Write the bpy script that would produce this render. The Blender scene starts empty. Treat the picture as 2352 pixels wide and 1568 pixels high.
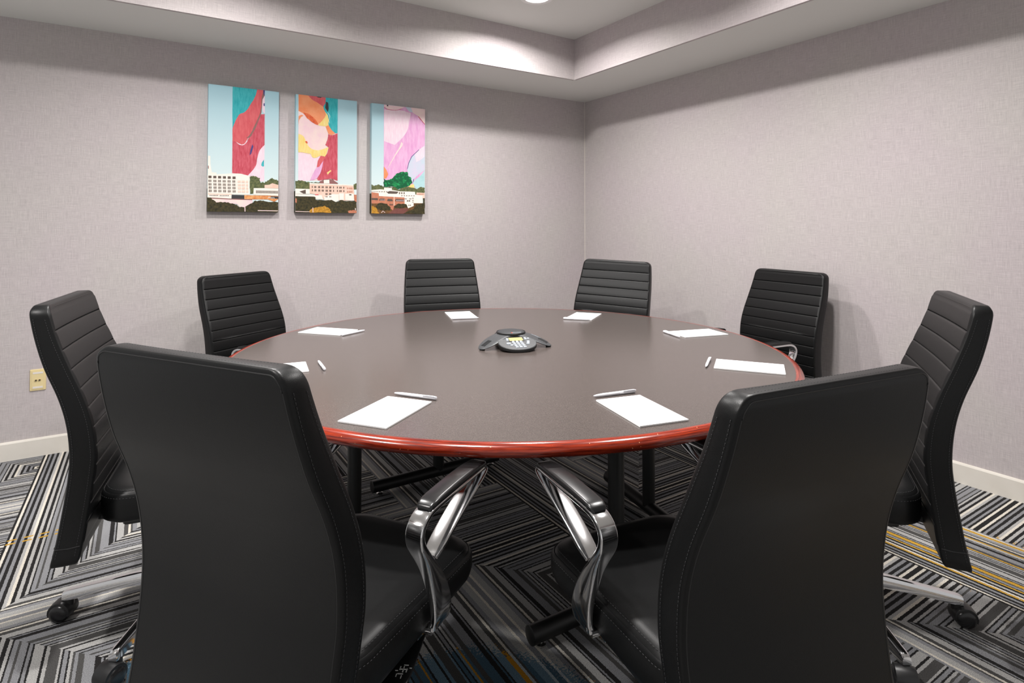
import bpy, bmesh, math, random
import numpy as np
from mathutils import Vector, Matrix

random.seed(7)
PI = math.pi
R = math.radians

# ------------------------------------------------------------------ camera
# world frame: the room corner seen in the photo is (0,0); the wall on the left
# of the picture is the plane y=0, the wall on the right is the plane x=0.
YAW = 0.5671
EU = (math.cos(YAW), math.sin(YAW)); EN = (-math.sin(YAW), math.cos(YAW))
CX, CY, CH = -3.4685, -4.1769, 1.288


def c2w(x, y):
    """point measured from the camera's foot (x right, y ahead) -> room frame"""
    return (x * EU[0] + y * EU[1] + CX, x * EN[0] + y * EN[1] + CY)


scene = bpy.context.scene
cam_data = bpy.data.cameras.new('camera')
cam = bpy.data.objects.new('camera', cam_data)
scene.collection.objects.link(cam)
cam.location = (CX, CY, CH)
cam.rotation_euler = (PI / 2 + 0.0202, 0, -YAW)
cam_data.sensor_width = 36.0
cam_data.lens = 36.0 * 1323.93 / 2352.0
cam_data.shift_y = -(784 - 491.6) / 2352.0
cam_data.clip_start = 0.02
scene.camera = cam

scene.view_settings.view_transform = 'Standard'
scene.view_settings.look = 'None'
scene.view_settings.gamma = 1.0
scene.view_settings.use_curve_mapping = False
scene.view_settings.exposure = 0.2

# ------------------------------------------------------------------ world: even ambient fill, added through the open side behind the camera
world = bpy.data.worlds.new('world'); scene.world = world
world.use_nodes = True
bg = world.node_tree.nodes['Background']
bg.inputs[0].default_value = (1.0, 0.985, 0.975, 1)
bg.inputs[1].default_value = 0.46

SOFFIT, TRAY, OFF = 2.444, 2.762, 0.613
X0, Y0 = -5.3, -5.3          # far extents of the modelled room (behind the camera)
CANS = [(-1.345, -1.143), (-3.15, -1.38), (-1.345, -2.75), (-3.05, -2.75),
        (-4.62, -2.75)]  # leftmost can is an unseen added fill for the left wall and floor
CAN_W = 31.0
for i, (x, y) in enumerate(CANS):
    ld = bpy.data.lights.new('downlight_lamp', 'AREA')
    ld.shape = 'DISK'; ld.size = 0.15; ld.energy = CAN_W if i < 4 else 30.0; ld.color = (1.0, 0.968, 0.945)
    ld.spread = R(160)
    lo = bpy.data.objects.new('downlight_lamp', ld)
    lo.location = (x, y, TRAY - 0.006)
    scene.collection.objects.link(lo)

# ------------------------------------------------------------------ helpers
COL = scene.collection


def link(o, parent=None):
    COL.objects.link(o)
    if parent is not None:
        o.parent = parent
    return o


def obj(name, bm, mats, parent=None, smooth=True, angle=40, loc=None, rot=None):
    me = bpy.data.meshes.new(name)
    bmesh.ops.recalc_face_normals(bm, faces=bm.faces[:])
    bm.to_mesh(me); bm.free()
    if not isinstance(mats, (list, tuple)):
        mats = [mats]
    for m in mats:
        me.materials.append(m)
    if smooth:
        me.polygons.foreach_set('use_smooth', [True] * len(me.polygons))
        try:
            me.set_sharp_from_angle(angle=R(angle))
        except Exception:
            pass
    o = bpy.data.objects.new(name, me)
    if loc is not None: o.location = loc
    if rot is not None: o.rotation_euler = rot
    return link(o, parent)


def empty(name, loc, rz=0):
    o = bpy.data.objects.new(name, None)
    o.empty_display_size = 0.1
    o.location = loc; o.rotation_euler = (0, 0, rz)
    return link(o)


def tag(o, label=None, cat=None, group=None, kind=None):
    if label: o['label'] = label
    if cat: o['category'] = cat
    if group: o['group'] = group
    if kind: o['kind'] = kind
    return o


def box(bm, lo, hi, mat=0, M=None):
    vs = [bm.verts.new((x, y, z)) for x in (lo[0], hi[0]) for y in (lo[1], hi[1]) for z in (lo[2], hi[2])]
    for f in ((0, 1, 3, 2), (4, 6, 7, 5), (0, 4, 5, 1), (2, 3, 7, 6), (0, 2, 6, 4), (1, 5, 7, 3)):
        fa = bm.faces.new([vs[i] for i in f]); fa.material_index = mat
    if M is not None:
        for v in vs: v.co = M @ v.co
    return vs


def loft(bm, rings, cap=True, closed=True, mat=0):
    """rings: list of lists of points of the same length"""
    rv = [[bm.verts.new(p) for p in r] for r in rings]
    n = len(rv[0])
    for a, b in zip(rv[:-1], rv[1:]):
        for i in range(n if closed else n - 1):
            j = (i + 1) % n
            f = bm.faces.new((a[i], a[j], b[j], b[i])); f.material_index = mat
    if cap:
        for r in (rv[0], rv[-1]):
            try:
                f = bm.faces.new(r); f.material_index = mat
            except ValueError:
                pass
    return rv


def lathe(bm, prof, n=32, c=(0, 0, 0), cap=True, mat=0):
    rings = []
    for r, z in prof:
        rings.append([(c[0] + r * math.cos(2 * PI * i / n), c[1] + r * math.sin(2 * PI * i / n), c[2] + z) for i in range(n)])
    return loft(bm, rings, cap=cap, mat=mat)


def tube(bm, pts, rad, n=16, mat=0):
    """round tube through the points"""
    pts = [Vector(p) for p in pts]
    rings = []
    for i, p in enumerate(pts):
        t = (pts[min(i + 1, len(pts) - 1)] - pts[max(i - 1, 0)]).normalized()
        up = Vector((0, 0, 1)) if abs(t.z) < .95 else Vector((0, 1, 0))
        s = t.cross(up).normalized(); u = s.cross(t)
        r = rad[i] if isinstance(rad, (list, tuple)) else rad
        rings.append([p + s * r * math.cos(2 * PI * k / n) + u * r * math.sin(2 * PI * k / n) for k in range(n)])
    return loft(bm, rings, mat=mat)


def rrect(hw, hh, r, k=4, c=(0, 0)):
    """rounded rectangle outline, counter-clockwise"""
    out = []
    r = min(r, hw - 1e-5, hh - 1e-5)
    for sx, sy, a0 in ((1, 1, 0), (-1, 1, 90), (-1, -1, 180), (1, -1, 270)):
        for i in range(k + 1):
            a = R(a0 + 90 * i / k)
            out.append((c[0] + sx * (hw - r) + r * math.cos(a), c[1] + sy * (hh - r) + r * math.sin(a)))
    return out


def crom(pts, m=8):
    """Catmull-Rom through points (tuples of any length)"""
    P = [np.array(p, float) for p in pts]
    P = [2 * P[0] - P[1]] + P + [2 * P[-1] - P[-2]]
    out = []
    for i in range(1, len(P) - 2):
        for k in range(m):
            t = k / m
            out.append(0.5 * (2 * P[i] + (P[i + 1] - P[i - 1]) * t + (2 * P[i - 1] - 5 * P[i] + 4 * P[i + 1] - P[i + 2]) * t * t
                              + (-P[i - 1] + 3 * P[i] - 3 * P[i + 1] + P[i + 2]) * t ** 3))
    out.append(P[-2])
    return out


def copy_tree(o, parent=None):
    c = o.copy(); COL.objects.link(c)
    if parent is not None:
        c.parent = parent
    for ch in o.children:
        copy_tree(ch, c)
    return c


# ------------------------------------------------------------------ materials
def srgb(r, g, b):
    f = lambda c: (c / 255 / 12.92) if c / 255 <= .04045 else ((c / 255 + .055) / 1.055) ** 2.4
    return (f(r), f(g), f(b), 1)


def mat(name, col, rough=.5, metal=0, spec=.5, bump=None, coat=0, emis=None, noise=None):
    m = bpy.data.materials.new(name); m.use_nodes = True
    nt = m.node_tree; b = nt.nodes['Principled BSDF']
    b.inputs['Base Color'].default_value = col
    b.inputs['Roughness'].default_value = rough
    b.inputs['Metallic'].default_value = metal
    b.inputs['Specular IOR Level'].default_value = spec
    b.inputs['Coat Weight'].default_value = coat
    b.inputs['Coat Roughness'].default_value = .12
    if emis:
        b.inputs['Emission Color'].default_value = emis[0]; b.inputs['Emission Strength'].default_value = emis[1]
    tc = nt.nodes.new('ShaderNodeTexCoord')
    if bump:   # (scale, strength, distance)
        n = nt.nodes.new('ShaderNodeTexNoise'); n.inputs['Scale'].default_value = bump[0]; n.inputs['Detail'].default_value = 4
        nt.links.new(tc.outputs['Object'], n.inputs['Vector'])
        bp = nt.nodes.new('ShaderNodeBump'); bp.inputs['Strength'].default_value = bump[1]; bp.inputs['Distance'].default_value = bump[2]
        nt.links.new(n.outputs['Fac'], bp.inputs['Height']); nt.links.new(bp.outputs['Normal'], b.inputs['Normal'])
    if noise:  # (scale, other colour, low, high)
        n = nt.nodes.new('ShaderNodeTexNoise'); n.inputs['Scale'].default_value = noise[0]; n.inputs['Detail'].default_value = 5
        nt.links.new(tc.outputs['Object'], n.inputs['Vector'])
        mr = nt.nodes.new('ShaderNodeMapRange'); mr.inputs['From Min'].default_value = noise[2]; mr.inputs['From Max'].default_value = noise[3]
        nt.links.new(n.outputs['Fac'], mr.inputs['Value'])
        mx = nt.nodes.new('ShaderNodeMix'); mx.data_type = 'RGBA'
        mx.inputs['A'].default_value = col; mx.inputs['B'].default_value = noise[1]
        nt.links.new(mr.outputs['Result'], mx.inputs['Factor']); nt.links.new(mx.outputs['Result'], b.inputs['Base Color'])
    return m


def N(nt, typ, **kw):
    n = nt.nodes.new(typ)
    for k, v in kw.items():
        setattr(n, k, v)
    return n


def math_node(nt, op, a, b=None, c=None):
    n = nt.nodes.new('ShaderNodeMath'); n.operation = op
    for i, v in enumerate((a, b, c)):
        if v is None: continue
        if isinstance(v, (int, float)): n.inputs[i].default_value = v
        else: nt.links.new(v, n.inputs[i])
    return n.outputs[0]


def mix_rgb(nt, fac, a, b):
    n = nt.nodes.new('ShaderNodeMix'); n.data_type = 'RGBA'
    for s, v in (('Factor', fac), ('A', a), ('B', b)):
        if isinstance(v, (int, float, tuple)): n.inputs[s].default_value = v
        else: nt.links.new(v, n.inputs[s])
    return n.outputs['Result']


def noise_fac(nt, vec, scale, detail=2.0, rough=.5):
    n = nt.nodes.new('ShaderNodeTexNoise'); n.inputs['Scale'].default_value = scale
    n.inputs['Detail'].default_value = detail; n.inputs['Roughness'].default_value = rough
    nt.links.new(vec, n.inputs['Vector'])
    return n.outputs['Fac']


def wallpaper():
    m = bpy.data.materials.new('linen_wallpaper'); m.use_nodes = True
    nt = m.node_tree; b = nt.nodes['Principled BSDF']
    tc = nt.nodes.new('ShaderNodeTexCoord'); sp = nt.nodes.new('ShaderNodeSeparateXYZ')
    nt.links.new(tc.outputs['Object'], sp.inputs[0])
    s = math_node(nt, 'ADD', sp.outputs['X'], sp.outputs['Y']); z = sp.outputs['Z']

    def streak(a, c, off):
        cb = nt.nodes.new('ShaderNodeCombineXYZ')
        nt.links.new(math_node(nt, 'MULTIPLY', s, a), cb.inputs[0]); nt.links.new(math_node(nt, 'MULTIPLY', z, c), cb.inputs[1])
        cb.inputs[2].default_value = off
        return noise_fac(nt, cb.outputs[0], 1.0, 3.0, .6)
    h = streak(14, 380, 0); v = streak(380, 13, 7); h2 = streak(45, 700, 3); v2 = streak(700, 45, 9)
    big = noise_fac(nt, tc.outputs['Object'], 1.7, 3.0)
    t = math_node(nt, 'ADD', math_node(nt, 'ADD', h, v), math_node(nt, 'MULTIPLY', math_node(nt, 'ADD', h2, v2), .6))
    mr = nt.nodes.new('ShaderNodeMapRange'); mr.inputs['From Min'].default_value = 1.0; mr.inputs['From Max'].default_value = 2.2
    nt.links.new(t, mr.inputs['Value'])
    cA = mix_rgb(nt, mr.outputs['Result'], srgb(160, 151, 154), srgb(212, 203, 204))
    mb = nt.nodes.new('ShaderNodeMapRange'); mb.inputs['From Min'].default_value = .35; mb.inputs['From Max'].default_value = .65
    nt.links.new(big, mb.inputs['Value'])
    cB = mix_rgb(nt, mr.outputs['Result'], srgb(160, 154, 154), srgb(212, 206, 203))
    nt.links.new(mix_rgb(nt, mb.outputs['Result'], cA, cB), b.inputs['Base Color'])
    b.inputs['Roughness'].default_value = .75; b.inputs['Specular IOR Level'].default_value = .3
    bp = nt.nodes.new('ShaderNodeBump'); bp.inputs['Strength'].default_value = .15; bp.inputs['Distance'].default_value = .0008
    nt.links.new(t, bp.inputs['Height']); nt.links.new(bp.outputs['Normal'], b.inputs['Normal'])
    return m


def _stripes(n, seed):
    """irregular run of yarn stripes: (end position 0..1, tone); k black, d dark grey, g grey, l light grey, w cream"""
    rnd = random.Random(seed); out = []; dark = True
    for q in range(n):
        if dark: out.append((rnd.choice((.55, .7, .9, 1.5, .45)), rnd.choice('kkkkd')))
        else: out.append((rnd.choice((.8, 1.0, 1.5, .6, .7)), rnd.choice('ggllgw')))
        if not (not dark and rnd.random() < .22): dark = not dark
    tot = sum(a for a, _ in out); acc = 0; res = []
    for a, t in out:
        acc += a / tot; res.append((acc, t))
    return res


STRIPES_A, STRIPES_B = _stripes(25, 4), _stripes(25, 11)
TONE = {'k': srgb(44, 43, 43), 'd': srgb(84, 83, 82), 'g': srgb(146, 147, 150), 'l': srgb(182, 181, 179), 'w': srgb(226, 220, 208)}


def carpet():
    m = bpy.data.materials.new('striped_carpet'); m.use_nodes = True
    nt = m.node_tree; b = nt.nodes['Principled BSDF']
    tc = nt.nodes.new('ShaderNodeTexCoord')
    jit = nt.nodes.new('ShaderNodeTexNoise'); jit.inputs['Scale'].default_value = 170; jit.inputs['Detail'].default_value = 2
    nt.links.new(tc.outputs['Object'], jit.inputs['Vector'])
    sp = nt.nodes.new('ShaderNodeSeparateXYZ'); nt.links.new(tc.outputs['Object'], sp.inputs[0])
    jj = math_node(nt, 'MULTIPLY', math_node(nt, 'SUBTRACT', jit.outputs['Fac'], .5), .006)
    u = math_node(nt, 'ADD', sp.outputs['X'], jj); v = math_node(nt, 'ADD', sp.outputs['Y'], jj)
    v = math_node(nt, 'ADD', v, .2)
    at = nt.nodes.new('ShaderNodeAttribute'); at.attribute_name = 'run'; at.attribute_type = 'GEOMETRY'
    sel = math_node(nt, 'GREATER_THAN', at.outputs['Fac'], .5)         # 1: stripes follow y (a function of x)
    coord = nt.nodes.new('ShaderNodeMix'); coord.data_type = 'FLOAT'
    nt.links.new(sel, coord.inputs['Factor']); nt.links.new(v, coord.inputs['A']); nt.links.new(u, coord.inputs['B'])
    co = coord.outputs['Result']
    pp = math_node(nt, 'PINGPONG', co, .4915); fr2 = math_node(nt, 'MULTIPLY', math_node(nt, 'DIVIDE', pp, .4915), 2)
    second = math_node(nt, 'GREATER_THAN', fr2, 1.0)
    fr = math_node(nt, 'FRACT', fr2)

    def ramp(fn):
        return mix_rgb(nt, second, one(STRIPES_A, fn), one(STRIPES_B, fn))

    def one(STRIPES, fn):
        colors = [fn(i, t) for i, (_, t) in enumerate(STRIPES)]
        r = nt.nodes.new('ShaderNodeValToRGB'); cr = r.color_ramp; cr.interpolation = 'CONSTANT'
        pos = [0] + [e for e, _ in STRIPES[:-1]]
        cr.elements[0].position = 0; cr.elements[0].color = colors[0]
        cr.elements[1].position = pos[1]; cr.elements[1].color = colors[1]
        for p_, c_ in list(zip(pos, colors))[2:]:
            e = cr.elements.new(p_); e.color = c_
        nt.links.new(fr, r.inputs['Fac']); return r.outputs['Color']
    base = ramp(lambda i, t: TONE[t])
    yel = srgb(205, 160, 62)
    gold = ramp(lambda i, t: yel if (i % 5 == 2 and t in 'glw') or i in (7, 16) else TONE[t])
    blue = ramp(lambda i, t: srgb(200, 142, 40) if i in (6, 17) else {'g': srgb(78, 106, 124), 'l': srgb(112, 140, 158), 'w': srgb(180, 192, 200)}.get(t, TONE[t]))

    def mask(cx, cy, rx, ry):
        a_ = math_node(nt, 'DIVIDE', math_node(nt, 'SUBTRACT', sp.outputs['X'], cx), rx)
        b_ = math_node(nt, 'DIVIDE', math_node(nt, 'SUBTRACT', sp.outputs['Y'], cy), ry)
        d = math_node(nt, 'ADD', math_node(nt, 'POWER', math_node(nt, 'ABSOLUTE', a_), 2), math_node(nt, 'POWER', math_node(nt, 'ABSOLUTE', b_), 2))
        d = math_node(nt, 'ADD', d, math_node(nt, 'MULTIPLY', noise_fac(nt, tc.outputs['Object'], 4.0), .8))
        d = math_node(nt, 'ADD', d, math_node(nt, 'MULTIPLY', noise_fac(nt, tc.outputs['Object'], 150.0), 1.1))
        return math_node(nt, 'LESS_THAN', d, 1.75)
    c = mix_rgb(nt, mask(-.72, -3.1, .27, 1.0), base, gold)
    c = mix_rgb(nt, mask(-1.45, -4.1, .5, .45), c, gold)
    c = mix_rgb(nt, mask(-2.72, -2.95, .34, .42), c, blue)
    c = mix_rgb(nt, mask(-3.3, -2.3, .34, .25), c, blue)
    def band(sock, lo, hi):
        return math_node(nt, 'MULTIPLY', math_node(nt, 'GREATER_THAN', sock, lo), math_node(nt, 'LESS_THAN', sock, hi))
    yj = math_node(nt, 'ADD', sp.outputs['Y'], jj)
    lines = math_node(nt, 'MAXIMUM', band(yj, -1.100, -1.089), band(yj, -1.066, -1.056))
    dash = math_node(nt, 'GREATER_THAN', math_node(nt, 'SINE', math_node(nt, 'MULTIPLY', sp.outputs['X'], 120)), -.3)
    dm = math_node(nt, 'MULTIPLY', math_node(nt, 'MULTIPLY', lines, dash), band(sp.outputs['X'], -3.96, -3.62))
    c = mix_rgb(nt, dm, c, yel)
    # loops of yarn: fine speckle
    fine = noise_fac(nt, tc.outputs['Object'], 420, 2.0)
    sh = nt.nodes.new('ShaderNodeMapRange'); sh.inputs['From Min'].default_value = .3; sh.inputs['From Max'].default_value = .7
    sh.inputs['To Min'].default_value = .55; sh.inputs['To Max'].default_value = 1.25
    nt.links.new(fine, sh.inputs['Value'])
    vm = nt.nodes.new('ShaderNodeVectorMath'); vm.operation = 'SCALE'
    nt.links.new(c, vm.inputs[0]); nt.links.new(sh.outputs['Result'], vm.inputs['Scale'])
    nt.links.new(vm.outputs[0], b.inputs['Base Color'])
    b.inputs['Roughness'].default_value = .95; b.inputs['Specular IOR Level'].default_value = .1
    bp = nt.nodes.new('ShaderNodeBump'); bp.inputs['Strength'].default_value = .6; bp.inputs['Distance'].default_value = .003
    nt.links.new(fine, bp.inputs['Height']); nt.links.new(bp.outputs['Normal'], b.inputs['Normal'])
    return m


def laminate():
    m = mat('dark_laminate', srgb(84, 76, 72), .21, spec=.5)
    nt = m.node_tree; b = nt.nodes['Principled BSDF']
    tc = nt.nodes['Texture Coordinate']
    n = noise_fac(nt, tc.outputs['Object'], 420, 3.0)
    mr = nt.nodes.new('ShaderNodeMapRange'); mr.inputs['From Min'].default_value = .3; mr.inputs['From Max'].default_value = .7
    nt.links.new(n, mr.inputs['Value'])
    nt.links.new(mix_rgb(nt, mr.outputs['Result'], srgb(70, 62, 59), srgb(94, 86, 82)), b.inputs['Base Color'])
    n2 = noise_fac(nt, tc.outputs['Object'], 900, 2.0)
    bp = nt.nodes.new('ShaderNodeBump'); bp.inputs['Strength'].default_value = .05; bp.inputs['Distance'].default_value = .0005
    nt.links.new(n2, bp.inputs['Height']); nt.links.new(bp.outputs['Normal'], b.inputs['Normal'])
    return m


def cherry():
    m = mat('cherry_wood_edge', srgb(120, 34, 16), .2, coat=.35)
    nt = m.node_tree; b = nt.nodes['Principled BSDF']; tc = nt.nodes['Texture Coordinate']
    # grain runs around the rim: use the polar angle
    sp = nt.nodes.new('ShaderNodeSeparateXYZ'); nt.links.new(tc.outputs['Object'], sp.inputs[0])
    ang = math_node(nt, 'ARCTAN2', sp.outputs['Y'], sp.outputs['X'])
    rad = math_node(nt, 'SQRT', math_node(nt, 'ADD', math_node(nt, 'POWER', sp.outputs['X'], 2), math_node(nt, 'POWER', sp.outputs['Y'], 2)))
    cb = nt.nodes.new('ShaderNodeCombineXYZ')
    nt.links.new(math_node(nt, 'MULTIPLY', ang, 14), cb.inputs[0]); nt.links.new(math_node(nt, 'MULTIPLY', rad, 320), cb.inputs[1])
    nt.links.new(math_node(nt, 'MULTIPLY', sp.outputs['Z'], 320), cb.inputs[2])
    g = noise_fac(nt, cb.outputs[0], 1.0, 5.0, .65)
    mr = nt.nodes.new('ShaderNodeMapRange'); mr.inputs['From Min'].default_value = .35; mr.inputs['From Max'].default_value = .68
    nt.links.new(g, mr.inputs['Value'])
    wood = mix_rgb(nt, mr.outputs['Result'], srgb(78, 11, 5), srgb(176, 56, 24))
    nick = math_node(nt, 'GREATER_THAN', noise_fac(nt, tc.outputs['Object'], 120, 1.0), .775)
    nt.links.new(mix_rgb(nt, nick, wood, srgb(232, 168, 120)), b.inputs['Base Color'])
    return m


def leather(name='black_leather', col=(17, 17.5, 18), rough=.38):
    m = mat(name, srgb(*col), rough, spec=.26)
    nt = m.node_tree; b = nt.nodes['Principled BSDF']; tc = nt.nodes['Texture Coordinate']
    vo = nt.nodes.new('ShaderNodeTexVoronoi'); vo.inputs['Scale'].default_value = 620; nt.links.new(tc.outputs['Object'], vo.inputs['Vector'])
    w = noise_fac(nt, tc.outputs['Object'], 14, 3.0)
    h = math_node(nt, 'ADD', math_node(nt, 'MULTIPLY', vo.outputs['Distance'], .5), math_node(nt, 'MULTIPLY', w, 1.6))
    bp = nt.nodes.new('ShaderNodeBump'); bp.inputs['Strength'].default_value = .10; bp.inputs['Distance'].default_value = .0014
    nt.links.new(h, bp.inputs['Height']); nt.links.new(bp.outputs['Normal'], b.inputs['Normal'])
    return m


M = dict(
    wall=wallpaper(), carpet=carpet(), lam=laminate(), cherry=cherry(), leather=leather(),
    ceil=mat('ceiling_paint', srgb(226, 227, 223), .9, spec=.2, bump=(260, .25, .001)),
    base=mat('cream_baseboard', srgb(226, 221, 212), .6, spec=.3, noise=(6, srgb(218, 212, 202), .4, .7)),
    chrome=mat('polished_aluminium', (.80, .80, .81, 1), .10, metal=1, bump=(60, .04, .001)),
    satin=mat('satin_aluminium', (.66, .66, .65, 1), .26, metal=1, bump=(90, .06, .001)),
    black=mat('black_plastic', srgb(22, 22, 23), .38, bump=(500, .1, .0004)),
    padm=mat('arm_pad_urethane', srgb(24, 24, 25), .26, bump=(700, .08, .0003)),
    thread=mat('grey_thread', srgb(46, 46, 48), .7, bump=(800, .2, .0003)),
    steel=mat('black_powder_coated_steel', srgb(20, 20, 20), .45, bump=(600, .15, .0003)),
    paper=mat('white_paper', srgb(250, 250, 250), .8, spec=.2, bump=(200, .05, .0003)),
    ink=mat('grey_ink', srgb(170, 172, 176), .8),
    pen=mat('white_pen_plastic', srgb(240, 240, 246), .25, bump=(100, .02, .0002)),
    ivory=mat('ivory_plastic', srgb(226, 208, 158), .4, bump=(80, .03, .0003)),
    labelw=mat('label_window', srgb(226, 220, 214), .4),
    dark=mat('dark_hole', srgb(20, 16, 14), .6),
    brass=mat('brass_jack', (.7, .55, .3, 1), .3, metal=1),
    white=mat('white_enamel', srgb(240, 240, 238), .5),
    lens=mat('lit_diffuser', (1, 1, 1, 1), .5, emis=((1, .97, .93, 1), 9.0)),
    phone=mat('charcoal_phone_plastic', srgb(58, 60, 62), .42, bump=(900, .15, .0003), noise=(300, srgb(70, 72, 74), .4, .6)),
    phoned=mat('dark_phone_plastic', srgb(20, 21, 22), .5),
    grille=mat('speaker_grille', srgb(42, 44, 47), .55, bump=(1500, .6, .0006)),
    lcd=mat('phone_display', srgb(176, 164, 112), .25, emis=(srgb(190, 176, 118), .05)),
    key=mat('grey_phone_key', srgb(178, 188, 198), .4),
    red=mat('red_mark', srgb(210, 74, 50), .5),
)

# ------------------------------------------------------------------ room shell
# carpet: tiles laid in two directions, mitred where the stripes turn
CELL = .4915
GRID = {}
for j in range(-1, 12):
    for i in range(0, 12):
        GRID[(i, j)] = random.choice('uvuvac')
spec = {
    8: 'cavvvvvuucuv', 7: 'uuuacuuauvua', 6: 'uuavvcuuvcuu', 5: 'uuuvvuuuuuvv', 4: 'uuuuvcuuuuuu', 3: 'vuuuuuvvvuuv',
    2: 'vuavavvcvauv', 1: 'uuuuuuuuuuuu', 0: 'vvvuuvvvvvvu', 9: 'uucvvauuvvau'}
for i, s in spec.items():
    for k, ch in enumerate(s):
        GRID[(i, k - 1)] = ch
bm = bmesh.new()
lay = bm.faces.layers.float.new('run')


def poly(bm, pts, run):
    # clip to the room
    def clip(P, ax, lim, sgn):
        out = []
        for a, b_ in zip(P, P[1:] + P[:1]):
            ia = (a[ax] - lim) * sgn <= 1e-9; ib = (b_[ax] - lim) * sgn <= 1e-9
            if ia: out.append(a)
            if ia != ib:
                t = (lim - a[ax]) / (b_[ax] - a[ax]); out.append((a[0] + (b_[0] - a[0]) * t, a[1] + (b_[1] - a[1]) * t))
        return out
    P = list(pts)
    for ax, lim, sgn in ((0, 0, 1), (1, 0, 1), (0, X0, -1), (1, Y0, -1)):
        if P: P = clip(P, ax, lim, sgn)
    if len(P) < 3: return
    area = sum(P[k][0] * P[(k + 1) % len(P)][1] - P[(k + 1) % len(P)][0] * P[k][1] for k in range(len(P)))
    if abs(area) < 1e-7: return
    f = bm.faces.new([bm.verts.new((p[0], p[1], 0)) for p in P]); f[lay] = run


for (i, j), ch in GRID.items():
    xr, xl = -CELL * i, -CELL * (i + 1)
    yt, yb = -.2 - CELL * j, -.2 - CELL * (j + 1)
    TL, TR, BL, BR = (xl, yt), (xr, yt), (xl, yb), (xr, yb)
    if ch == 'u': poly(bm, (BL, BR, TR, TL), 1)
    elif ch == 'v': poly(bm, (BL, BR, TR, TL), 0)
    elif ch == 'a': poly(bm, (BL, TR, TL), 1); poly(bm, (BL, BR, TR), 0)
    elif ch == 'b': poly(bm, (BL, TR, TL), 0); poly(bm, (BL, BR, TR), 1)
    elif ch == 'c': poly(bm, (BL, BR, TL), 1); poly(bm, (BR, TR, TL), 0)
me = bpy.data.meshes.new('floor')
for f in bm.faces:
    if f.normal.z < 0: f.normal_flip()
bmesh.ops.recalc_face_normals(bm, faces=bm.faces[:])
bm.normal_update()
for f in bm.faces:
    if f.normal.z < 0: f.normal_flip()
bm.to_mesh(me); bm.free(); me.materials.append(M['carpet'])
tag(link(bpy.data.objects.new('floor', me)), 'grey, black and cream striped carpet with mitred corners', kind='structure')


def slab(name, lo, hi, m, label):
    bm = bmesh.new(); box(bm, lo, hi)
    return tag(obj(name, bm, m, smooth=False), label, kind='structure')


slab('wall_left', (X0, 0, 0), (.12, .12, SOFFIT + .4), M['wall'], 'long linen wallpaper wall behind the three canvases')
slab('wall_right', (0, Y0, 0), (.12, 0, SOFFIT + .4), M['wall'], 'bare linen wallpaper wall on the right side')
# tray ceiling: dropped soffit ring + raised field
bm = bmesh.new()
TX, TY = -4.75, -4.75
box(bm, (X0, -OFF + .004, SOFFIT), (0, 0, SOFFIT + .02))
box(bm, (-OFF + .004, Y0, SOFFIT), (0, -OFF + .004, SOFFIT + .02))
box(bm, (X0, Y0, SOFFIT), (TX - .004, -OFF + .004, SOFFIT + .02))
box(bm, (TX - .004, Y0, SOFFIT), (-OFF + .004, TY - .004, SOFFIT + .02))
box(bm, (TX - .05, TY - .05, TRAY), (-OFF + .05, -OFF + .05, TRAY + .04))
tag(obj('ceiling', bm, M['ceil'], smooth=False), 'pale grey tray ceiling with dropped soffit border', kind='structure')
slab('wall_tray_left', (TX, -OFF, SOFFIT - .002), (-OFF, -OFF + .02, TRAY), M['wall'], 'wallpapered upstand of the tray ceiling on the left')
slab('wall_tray_right', (-OFF, TY, SOFFIT - .002), (-OFF + .02, -OFF, TRAY), M['wall'], 'wallpapered upstand of the tray ceiling on the right')
slab('wall_tray_back', (TX, TY - .02, SOFFIT - .002), (-OFF, TY, TRAY), M['wall'], 'wallpapered upstand of the tray ceiling behind the camera')
slab('wall_tray_side', (TX - .02, TY, SOFFIT - .002), (TX, -OFF, TRAY), M['wall'], 'wallpapered upstand of the tray ceiling beyond the left edge')


def baseboard(name, along_x, label):
    prof = [(0, 0), (.013, 0), (.013, .092), (.009, .099), (.004, .1016), (0, .1016)]
    bm = bmesh.new()
    if along_x: rings = [[(x, -d, z) for d, z in prof] for x in (X0, 0)]
    else: rings = [[(-d, y, z) for d, z in prof] for y in (Y0, -.013)]
    loft(bm, rings)
    tag(obj(name, bm, M['base'], smooth=False), label, kind='structure')


baseboard('baseboard_left', True, 'cream baseboard along the wall with the canvases')
baseboard('baseboard_right', False, 'cream baseboard along the right wall')
bm = bmesh.new(); box(bm, (-.0035, -.0035, .1), (0, 0, SOFFIT))
tag(obj('trim_1', bm, M['base'], smooth=False), 'thin pale caulk line in the room corner', kind='structure')

# downlights
for i, (x, y) in enumerate(CANS):
    t = empty('recessed_downlight', (x, y, TRAY))
    tag(t, 'round recessed downlight lit in the tray ceiling' if i == 0 else 'unseen recessed downlight in the tray beyond the frame', 'ceiling light', 'downlights in the tray ceiling')
    if i: t['label'] = 'unseen recessed downlight beyond the frame, in the tray ceiling'
    bm = bmesh.new()
    lathe(bm, [(.078, 0), (.080, -.003), (.095, -.006), (.108, -.004), (.110, 0)], 48, cap=False)
    obj('trim_ring', bm, M['white'], t)
    bm = bmesh.new(); lathe(bm, [(.0, -.0005), (.079, -.0005)], 48, cap=False)
    obj('diffuser', bm, M['lens'], t, smooth=False)

# ------------------------------------------------------------------ chairs
BY = .34   # distance from the backrest reference line forward to the gas column


def smooth_lookup(z, zs, vs):
    return float(np.interp(-z, -np.array(zs), vs))


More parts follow.
